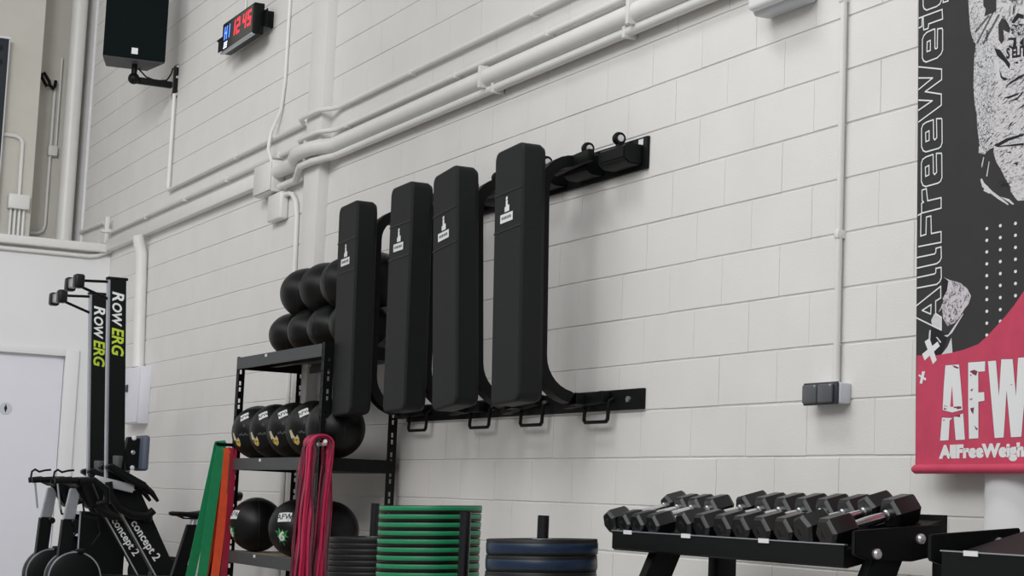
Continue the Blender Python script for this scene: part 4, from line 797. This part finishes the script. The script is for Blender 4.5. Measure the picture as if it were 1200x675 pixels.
BD = {"outlines":[[1,[[-5.3574,2.6365],[-5.3327,2.6338],[-5.3285,2.6264],[-5.3268,2.5501],[-5.3351,2.5366],[-5.3577,2.526],[-5.4212,2.5228],[-5.436,2.5304],[-5.444,2.5435],[-5.4457,2.6133],[-5.4384,2.6271],[-5.4211,2.6369],[-5.3834,2.6403],[-5.373,2.6391],[-5.3713,2.5669],[-5.3654,2.5619],[-5.3574,2.564],[-5.3574,2.6365]]],[1,[[-5.4173,2.5995],[-5.3987,2.6014],[-5.3978,2.5629],[-5.4175,2.5619]]],[1,[[-5.3539,2.1639],[-5.3254,2.1602],[-5.323,2.1535],[-5.32,2.069],[-5.327,2.0559],[-5.3411,2.0507],[-5.4125,2.0475],[-5.4283,2.0542],[-5.438,2.0707],[-5.4398,2.1392],[-5.4325,2.1533],[-5.4124,2.1597],[-5.3722,2.1629],[-5.3688,2.0929],[-5.3618,2.0855],[-5.3505,2.0921]]],[1,[[-5.4161,2.1205],[-5.3954,2.125],[-5.3945,2.0891],[-5.4135,2.0861]]],[1,[[-5.3558,2.2949],[-5.3272,2.2907],[-5.3248,2.2839],[-5.3218,2.199],[-5.3288,2.1858],[-5.3429,2.1809],[-5.4146,2.1789],[-5.4304,2.186],[-5.4402,2.2027],[-5.4419,2.2715],[-5.4346,2.2855],[-5.4144,2.2916],[-5.3741,2.2942],[-5.3707,2.2238],[-5.3637,2.2162],[-5.3524,2.2227]]],[1,[[-5.4181,2.2523],[-5.3974,2.2565],[-5.3965,2.2204],[-5.4155,2.2178]]],[0,[[-5.4649,2.5131],[-5.3309,2.4778],[-5.33,2.4379],[-5.4243,2.41],[-5.3305,2.3832],[-5.3295,2.3415],[-5.4596,2.3005]]],[0,[[-5.4639,2.4701],[-5.3819,2.4543],[-5.4627,2.4256]]],[0,[[-5.4617,2.3844],[-5.3816,2.3675],[-5.4607,2.3458]]],[1,[[-5.4432,2.7035],[-5.3332,2.7056],[-5.3295,2.6685],[-5.4101,2.6672],[-5.4127,2.6505],[-5.439,2.6504]]],[0,[[-5.468,2.7025],[-5.4491,2.7029],[-5.4493,2.6662],[-5.467,2.6642]]],[0,[[-5.4466,2.7915],[-5.4442,2.7444],[-5.438,2.7322],[-5.4232,2.7234],[-5.3651,2.7244],[-5.3463,2.7296],[-5.3396,2.7396],[-5.3403,2.7665]]],[0,[[-5.3286,2.7561],[-5.328,2.7311],[-5.2996,2.7303],[-5.2971,2.7449]]],[0,[[-5.4333,1.95],[-5.3219,1.9547],[-5.3228,1.9938],[-5.3997,1.992],[-5.4083,2.039],[-5.4337,2.0368],[-5.4316,1.9969],[-5.4227,1.9901],[-5.4342,1.9871],[-5.4333,1.95]]],[0,[[-5.4535,1.9442],[-5.4373,1.9486],[-5.437,1.8639],[-5.4064,1.8668],[-5.4057,1.9316],[-5.3793,1.9328],[-5.3754,1.8663],[-5.3199,1.8673],[-5.319,1.8276],[-5.4476,1.8256]]],[0,[[-5.4553,1.7851],[-5.3548,1.7885],[-5.3487,1.7934],[-5.3479,1.8082],[-5.3187,1.8106],[-5.3166,1.7698],[-5.3259,1.7578],[-5.3426,1.751],[-5.4543,1.7456]]],[0,[[-5.4534,1.7095],[-5.3531,1.7143],[-5.347,1.7192],[-5.3462,1.7339],[-5.3169,1.7348],[-5.3149,1.6959],[-5.3242,1.6821],[-5.3409,1.6744],[-5.4524,1.6705]]],[0,[[-5.4542,1.6051],[-5.3176,1.6651],[-5.3166,1.6224],[-5.3451,1.613],[-5.344,1.5669],[-5.3117,1.551],[-5.3106,1.5041],[-5.453,1.5591]]],[1,[[-5.4213,1.5846],[-5.3703,1.6021],[-5.3723,1.5672]]]],"torso":[[-5.1892,2.7422],[-5.1875,2.708],[-5.1806,2.6391],[-5.1743,2.5929],[-5.157,2.5446],[-5.1432,2.5343],[-5.1505,2.4914],[-5.1524,2.4492],[-5.1538,2.3782],[-5.1444,2.3102],[-5.1328,2.2678],[-5.1304,2.2253],[-5.1281,2.2165],[-5.1187,2.1712],[-5.1211,2.1297],[-5.09,2.1194],[-5.0638,2.1335],[-5.0402,2.137],[-5.0425,2.1193],[-5.0262,2.0809],[-5.005,2.0562],[-4.9786,2.0168],[-4.9524,1.9829],[-4.9512,1.9675],[-4.9264,1.9395],[-4.9136,1.929],[-4.8759,1.9251],[-4.7339,1.914],[-4.6395,1.9252],[-4.5942,2.0605],[-4.5973,2.4677],[-4.6455,2.6133]],"arm":[[-5.1879,2.7306],[-5.1875,2.708],[-5.1806,2.6391],[-5.1743,2.5929],[-5.157,2.5446],[-5.1432,2.5343],[-5.1505,2.4914],[-5.1524,2.4492],[-5.1538,2.3782],[-5.1444,2.3102],[-5.1328,2.2678],[-5.1304,2.2253],[-5.1281,2.2165],[-5.1187,2.1712],[-5.1211,2.1297],[-5.09,2.1194],[-5.0638,2.1335],[-5.0428,2.1374],[-5.0395,2.2516],[-5.0358,2.3451],[-5.0478,2.4347],[-5.0225,2.4944],[-5.0706,2.5264],[-5.0982,2.5764]],"hair":[[[-5.1059,2.7113],[-5.0364,2.6949],[-5.0353,2.6323],[-5.099,2.6264],[-5.0915,2.6524],[-5.1051,2.6667]],[[-5.0239,2.5786],[-5.0059,2.6001],[-4.9875,2.5887],[-4.961,2.5503],[-4.9659,2.5369],[-4.9974,2.5545],[-4.9916,2.517],[-5.007,2.5057],[-5.0204,2.5231]]],"strokes":[[[-5.1522,2.5807],[-5.144,2.5752],[-5.0669,2.6211],[-5.0777,2.6272]],[[-5.1406,2.5375],[-5.1323,2.532],[-5.0459,2.631],[-5.0539,2.6347]],[[-5.108,2.5269],[-5.0999,2.5215],[-5.014,2.6129],[-5.0246,2.6189]],[[-5.0874,2.5741],[-5.074,2.5712],[-5.0813,2.5286],[-5.0893,2.5322]],[[-5.006,2.6074],[-4.9929,2.6045],[-4.9558,2.5491],[-4.9661,2.5478]],[[-4.9562,2.5727],[-4.9257,2.6003],[-4.9155,2.5961],[-4.8919,2.5854],[-4.8917,2.571],[-4.9152,2.5799],[-4.9406,2.5657]],[[-4.9586,2.5642],[-4.8915,2.5549],[-4.8914,2.5495],[-4.9405,2.5548]],[[-4.9467,2.6303],[-4.9339,2.631],[-4.9412,2.6037],[-4.9514,2.5988]],[[-4.973,2.6582],[-4.9521,2.6461],[-4.9367,2.6461],[-4.9367,2.6497]],[[-5.1738,2.5705],[-5.1517,2.5509],[-5.1459,2.5349],[-5.1569,2.5409]],[[-4.9709,2.5198],[-4.9296,2.5128],[-4.9291,2.4786],[-4.947,2.4733],[-4.9678,2.4866],[-4.9653,2.4933],[-4.9471,2.4823],[-4.9423,2.5065],[-4.9707,2.5126]],[[-4.914,2.4898],[-4.8909,2.5064],[-4.8904,2.4705]],[[-5.0436,2.4988],[-5.0119,2.4849],[-4.9591,2.4235],[-4.964,2.4065],[-4.9903,2.437],[-5.0273,2.4663]],[[-5.016,2.4175],[-4.9999,2.3854],[-4.9686,2.3721],[-4.9892,2.3689],[-5.0077,2.3833]],[[-4.9837,2.3462],[-4.9581,2.3593],[-4.889,2.3746],[-4.8889,2.3657],[-4.9478,2.3538]],[[-4.9883,2.3074],[-4.9728,2.3082],[-4.9114,2.3112],[-4.9164,2.305],[-4.9675,2.3001]],[[-4.9725,2.2902],[-4.9214,2.2952],[-4.8913,2.3146],[-4.8912,2.3075],[-4.9213,2.2881]],[[-4.9309,2.2506],[-4.8875,2.2642],[-4.8875,2.2589]],[[-4.9385,2.4237],[-4.8898,2.4282],[-4.8897,2.4247],[-4.9282,2.4181]],[[-5.0377,2.1438],[-4.9756,2.1589],[-4.8861,2.1621],[-4.886,2.155],[-4.9652,2.1483],[-5.0115,2.1378],[-4.8857,2.1285],[-4.8856,2.1203],[-5.0219,2.1359]],[[-4.9748,2.1088],[-4.9492,2.1084],[-4.9543,2.1038]],[[-4.9384,2.0641],[-4.913,2.0674],[-4.923,2.0583]]],"straps":[[[-5.1053,2.0819],[-5.0952,2.1112],[-5.0909,2.1087],[-5.0974,2.0843],[-5.1025,2.0724]],[[-5.0657,2.0904],[-5.062,2.0899],[-5.0727,2.0373],[-5.079,2.0383]],[[-5.1097,2.0318],[-5.1018,2.0343],[-5.0935,2.0186],[-5.0667,1.9987],[-5.0985,2.0013]],[[-5.1087,2.0323],[-5.0991,2.031],[-5.0882,2.015],[-5.0454,1.9803],[-5.0033,1.9532],[-4.9618,1.9247],[-4.9617,1.9187],[-5.0136,1.9475],[-5.0558,1.9746],[-5.0877,1.9897]],[[-5.0034,1.955],[-4.9569,1.94],[-4.9311,1.919],[-4.9413,1.9185],[-4.9619,1.9318]],[[-5.0878,1.9933],[-5.0558,1.9764],[-5.061,1.9735],[-5.093,1.9886]]],"beard":[[-4.9585,2.5599],[-4.8915,2.5531],[-4.839,2.5379],[-4.8386,2.5059],[-4.8909,2.5135],[-4.9347,2.5139],[-4.9556,2.5346]],"face":[[-5.0312,2.7047],[-4.7907,2.6477],[-4.7894,2.5306],[-4.839,2.5379],[-4.8915,2.5531],[-4.9585,2.5599],[-5.0008,2.6099],[-5.0249,2.6409]],"sleeveseam":[[-5.0456,2.4561],[-5.0218,2.4513],[-5.005,2.3828],[-4.994,2.3409],[-5.0096,2.3402],[-5.0285,2.38]],"fore":[[-5.3077,1.6982],[-5.2712,1.6846],[-5.2105,1.6681],[-5.172,1.643],[-5.1527,1.6162],[-5.1542,1.6118],[-5.1656,1.5876],[-5.1868,1.5713],[-5.208,1.5477],[-5.2403,1.5247],[-5.2786,1.5165],[-5.3043,1.5475],[-5.3091,1.5844],[-5.33,1.5695],[-5.3056,1.6061]],"cuff":[[-5.3117,1.7012],[-5.2767,1.6814],[-5.2842,1.6455],[-5.306,1.6217],[-5.3107,1.6551]],"fist":[[-5.3525,1.5676],[-5.3327,1.5624],[-5.3116,1.5499],[-5.3106,1.5041],[-5.3343,1.5094],[-5.3657,1.5262],[-5.3701,1.5449]],"fistdark":[[[-5.3683,1.5153],[-5.3106,1.5041],[-5.2947,1.4885],[-5.2506,1.4928],[-5.2777,1.4728],[-5.3097,1.4129],[-5.3489,1.4151],[-5.3787,1.4792]]],"forelines":[[[-5.1946,1.5557],[-5.1908,1.5536],[-5.2505,1.491],[-5.2778,1.4765],[-5.2973,1.4832],[-5.2724,1.4852]],[[-5.3794,1.5087],[-5.3709,1.5082],[-5.373,1.4752],[-5.3833,1.4795]],[[-5.342,1.4806],[-5.3336,1.48],[-5.3107,1.4603],[-5.3162,1.457]]],"wrist":[[-5.277,1.4401],[-5.2556,1.4733],[-5.2478,1.4168],[-5.3124,1.4124]],"dots":[[-5.072,1.8494],[-5.0713,1.8074],[-5.0706,1.7659],[-5.0698,1.723],[-5.0691,1.681],[-5.0683,1.6382],[-5.0676,1.5959],[-5.0668,1.5542],[-5.0661,1.5121],[-5.0654,1.47],[-5.0017,1.8514],[-5.001,1.8092],[-5.0003,1.7666],[-4.9996,1.7242],[-4.999,1.6818],[-4.9983,1.6398],[-4.9976,1.5972],[-4.9969,1.5549],[-4.9963,1.5138],[-4.9241,1.8503],[-4.9235,1.8085],[-4.9228,1.766],[-4.9222,1.7244],[-4.9216,1.6818],[-4.921,1.6399],[-4.9204,1.5974],[-4.8451,1.8485],[-4.8446,1.8072],[-4.844,1.7652],[-4.8435,1.724],[-4.8429,1.6819],[-4.8424,1.6405]],"red":[[-5.4564,1.4191],[-5.332,1.4134],[-5.249,1.4186],[-5.1839,1.4257],[-5.1095,1.4409],[-5.0627,1.4663],[-5.0064,1.5047],[-4.9659,1.5333],[-4.926,1.565],[-4.8786,1.6096],[-4.8281,1.6705],[-4.7706,1.747],[-4.5928,1.8885],[-4.5123,0.996],[-4.8701,0.9913],[-5.4484,0.9903]],"A":[[[-5.2855,1.3744],[-5.2109,1.3736],[-5.2023,1.3202],[-5.1922,1.2502],[-5.1876,1.2107],[-5.2444,1.2026],[-5.2968,1.2127],[-5.2971,1.2231],[-5.2932,1.2988]]],"Ahole":[[-5.2476,1.3006],[-5.2383,1.2231],[-5.2558,1.2236]],"Alegs":[[[-5.3001,1.1861],[-5.2412,1.1825],[-5.2574,1.175],[-5.2625,1.1035],[-5.3093,1.1027]],[[-5.2358,1.1859],[-5.1847,1.1982],[-5.1737,1.1048],[-5.2232,1.1037]]],"F":[[-5.1615,1.3782],[-5.0716,1.3778],[-5.072,1.3427],[-5.1077,1.3426],[-5.1053,1.2695],[-5.0749,1.2698],[-5.0728,1.2392],[-5.1047,1.2367],[-5.1023,1.1083],[-5.1519,1.1069],[-5.1585,1.2261]],"W":[[-5.057,1.3771],[-5.0156,1.3777],[-4.9982,1.2541],[-4.988,1.3805],[-4.9307,1.3781],[-4.9124,1.2511],[-4.9033,1.3812],[-4.8538,1.3809],[-4.8836,1.1103],[-4.9353,1.1094],[-4.9594,1.2717],[-4.972,1.1092],[-5.0178,1.1078]],"specks":[[[-5.1528,1.3465],[-5.129,1.3507],[-5.1103,1.3445],[-5.118,1.3289],[-5.134,1.335]],[[-5.1526,1.3323],[-5.142,1.3353],[-5.1445,1.3283]],[[-5.248,1.3726],[-5.226,1.3679],[-5.2124,1.3629],[-5.215,1.3584],[-5.2369,1.3641]],[[-5.1489,1.2789],[-5.133,1.2854],[-5.1381,1.2749]],[[-5.1536,1.2472],[-5.1324,1.25],[-5.1428,1.2433]],[[-5.2889,1.23],[-5.2667,1.224],[-5.2888,1.2264]],[[-5.2393,1.2231],[-5.2014,1.2238],[-5.1959,1.2183],[-5.2338,1.2183]],[[-4.942,1.2917],[-4.9294,1.2905],[-4.9344,1.288]],[[-5.1476,1.2149],[-5.1265,1.2178],[-5.1313,1.1932],[-5.1421,1.2041]],[[-5.1253,1.1544],[-5.1039,1.1399],[-5.1144,1.1366]],[[-5.296,1.1777],[-5.2822,1.1774],[-5.2904,1.1729]],[[-5.2332,1.1887],[-5.2008,1.195],[-5.2006,1.1844]],[[-5.2915,1.2226],[-5.272,1.2149],[-5.2885,1.2135]],[[-5.223,1.2206],[-5.196,1.2234],[-5.1931,1.2162],[-5.2174,1.2133]]],"X":[[[-5.4041,1.4679],[-5.3759,1.479],[-5.3339,1.396],[-5.3549,1.3818]],[[-5.4173,1.4225],[-5.3304,1.4634],[-5.3177,1.4462],[-5.4024,1.3978]]],"x":[[[-5.4157,1.3581],[-5.3986,1.358],[-5.4146,1.3128],[-5.429,1.3152]],[[-5.4372,1.3432],[-5.4327,1.3485],[-5.3911,1.3312],[-5.3949,1.323]]],"corner":[[-5.479,3.0769],[-5.4484,0.9903]],"hem":[[-5.4442,1.0152],[-4.8705,1.0201]],"sub":[[[-5.3068,1.0394],[-4.8709,1.0441]],[[-5.2939,1.0842],[-5.2913,1.0393]]],"selit":[[-4.9801,2.4476],[-4.8899,2.4347],[-4.9804,2.4676]]}
# ================================================================== BANNER
BN = thing('banner', 'tall printed gym banner, charcoal above and red below, on the block wall', 'banner', (-4.7, D-.10, .99))
yb_ = D-.10
def P3(p, k): return (p[0], yb_-.00028*k, p[1])
b = MB(); pts = [(-5.484, 3.42), (-3.85, 3.42), (-3.85, 1.0), (-5.4484, 1.0)]
vs = [(x, yb_, z) for x, z in pts]+[(x, yb_+.004, z) for x, z in pts]
b.add(vs, [(0, 1, 2, 3), (7, 6, 5, 4), (0, 4, 5, 1), (1, 5, 6, 2), (2, 6, 7, 3), (3, 7, 4, 0)]); sheet = b.build('sheet', m_dark, BN)
def flat(name, polys, k, m, parent=None):
    b = MB()
    for q in polys: b.poly([P3(p, k) for p in q])
    return b.build(name, m, parent or sheet, split=0)
def clip(q, x0=-5.44, x1=-3.86, z1=3.41):
    return [(min(max(p[0], x0), x1), min(p[1], z1)) for p in q]
def tri(b): bmesh.ops.triangulate(b.bm, faces=list(b.bm.faces))
def shape(name, polys, k, m):
    b = MB()
    for i_, q in enumerate(polys): b.poly([P3(p, k+.16*(i_ % 5)) for p in q])
    b.bm.normal_update(); bmesh.ops.remove_doubles(b.bm, verts=list(b.bm.verts), dist=.0003)
    b.bm.normal_update(); bmesh.ops.triangulate(b.bm, faces=list(b.bm.faces), quad_method='BEAUTY', ngon_method='EAR_CLIP')
    return b.build(name, m, sheet, split=0)
def ribbon(b, pts, closed, w_, k):
    n = len(pts)
    for i in range(n if closed else n-1):
        p, q = Vector(pts[i]), Vector(pts[(i+1) % n]); d = q-p
        if d.length < 1e-5: continue
        d.normalize(); nn = Vector((-d.y, d.x))*w_/2; e = d*w_*.4
        b.poly([P3(v, k+.06*i) for v in (p-e-nn, q+e-nn, q+e+nn, p-e+nn)])
shape('printed_torso', [clip(BD['torso'])], 1, m_shirt)
shape('printed_arm', [clip(BD['arm'])], 2, m_hairy)
shape('printed_face', [clip(BD['face'])], 2.2, m_face)
shape('printed_beard', [clip(BD['beard'])], 3, m_beard)
shape('printed_shading', [clip(q) for q in BD['hair']], 3.4, m_dark)
shape('printed_sleeve', [clip(BD['sleeveseam'])], 3, m_paper)
ST = []
for q in BD['strokes']:
    q = clip(q)
    if len(q) == 4:      # long pen strokes: two thin tapering lines each
        a, b_, c, d = [Vector(p) for p in q]
        for s0, s1 in ((0, .3), (.55, .85)):
            ST.append([tuple(a.lerp(b_, s0)), tuple(a.lerp(b_, s1)), tuple(d.lerp(c, s1*.9+.05)), tuple(d.lerp(c, s0*.9+.05))])
    else: ST.append(q)
rs = random.Random(11)
for i_ in range(130):     # short drape creases across the printed shirt and arm hatching
    u, v = rs.random(), rs.random()
    x0, z0 = -5.12+.24*u, 1.98+.42*v
    if x0 < -5.03 and z0 < 2.12: continue
    l_, t_ = rs.uniform(.010, .032), rs.uniform(.0008, .002)
    ST.append([(x0, z0), (x0+l_*.5, z0+l_*.22+t_), (x0+l_, z0+l_*.5), (x0+l_*.5, z0+l_*.22-t_)])
shape('printed_linework', ST, 4, m_ink)
shape('printed_straps', [clip(q) for q in BD['straps']], 2, m_paper)
shape('printed_forearm', [BD['fore']], 1, m_fore)
shape('printed_forearm', [BD['cuff']], 2, m_ink)
shape('printed_fist', [BD['fistdark'][0]], 1.6, m_ink)
shape('printed_fist', [BD['fist'], BD['wrist']], 2, m_paper)
shape('printed_linework', BD['forelines'], 3, m_paper)
b = MB(); put_text(b, 'S ELITE', .052, P3(BD['selit'][0], 5), (1, 0, -.10), (0, 0, 1), 0, .002, sx=.75); b.build('shirt_lettering', m_ink, sheet)
shape('red_field', [clip(BD['red'], -5.449, -3.851)], 2.6, m_red)
b = MB()
for q in BD['dots']:
    b.poly([P3((q[0]+.0075*math.cos(a), q[1]+.0060*math.sin(a)), 2.5) for a in [2*PI*i/12 for i in range(12)]])
b.build('dot_grid', m_white, sheet, split=0)
b = MB()
for closed, q in BD['outlines']: ribbon(b, q, closed, .0052, 6)
b.build('outline_lettering', m_white, sheet, split=0)
def grow(q, d):
    c = Vector((sum(p[0] for p in q)/len(q), sum(p[1] for p in q)/len(q)))
    return [tuple(Vector(p)+(Vector(p)-c).normalized()*d) for p in q]
b = MB()
for q in BD['A']+BD['Alegs']+[BD['F'], BD['W']]: ribbon(b, q, True, .0038, 3.6)
b.build('lettering_edge', m_maroon, sheet, split=0)
shape('block_lettering', BD['A']+BD['Alegs']+[BD['F'], clip(BD['W'])], 4.4, m_white)
shape('lettering_gap', [BD['Ahole']], 5, m_red)
shape('print_scuffs', BD['specks'], 5.4, m_maroon)
for q_ in ('X', 'x'):
    b = MB()
    for i_, p_ in enumerate(BD[q_]): b.poly([P3(v, 6.6+.4*i_) for v in p_])
    b.build('cross_mark', m_white, sheet, split=0)
b = MB(); (xa, za), (xc, zc) = BD['sub'][0]; ex = Vector((xc-xa, 0, zc-za)).normalized()
v, q = text2d('AllFreeWeights', .066, 0, .0042); wid = [x for x, y in v]
k = 1.06*(xc-xa)/(max(wid)*13.0/14.0)
b.add([Vector(P3((xa, za+.002), 5))+ex*(x*k)+Vector((0, 0, y*.92)) for x, y in v], q); b.build('lettering', m_white, sheet, split=0)
b = MB(); b.tube([(-5.452, yb_-.004, 1.000), (-5.44, yb_-.004, 1.000), (-3.86, yb_-.004, 1.006), (-3.85, yb_-.004, 1.006)], [.012, .017, .017, .012], 16); b.build('hem', m_red, BN)
for xx in (-5.2, -4.2):
    b = MB(); b.span((xx-.02, yb_+.004, 3.36), (xx+.02, D-.002, 3.40)); b.build('fixing', m_zinc, BN)
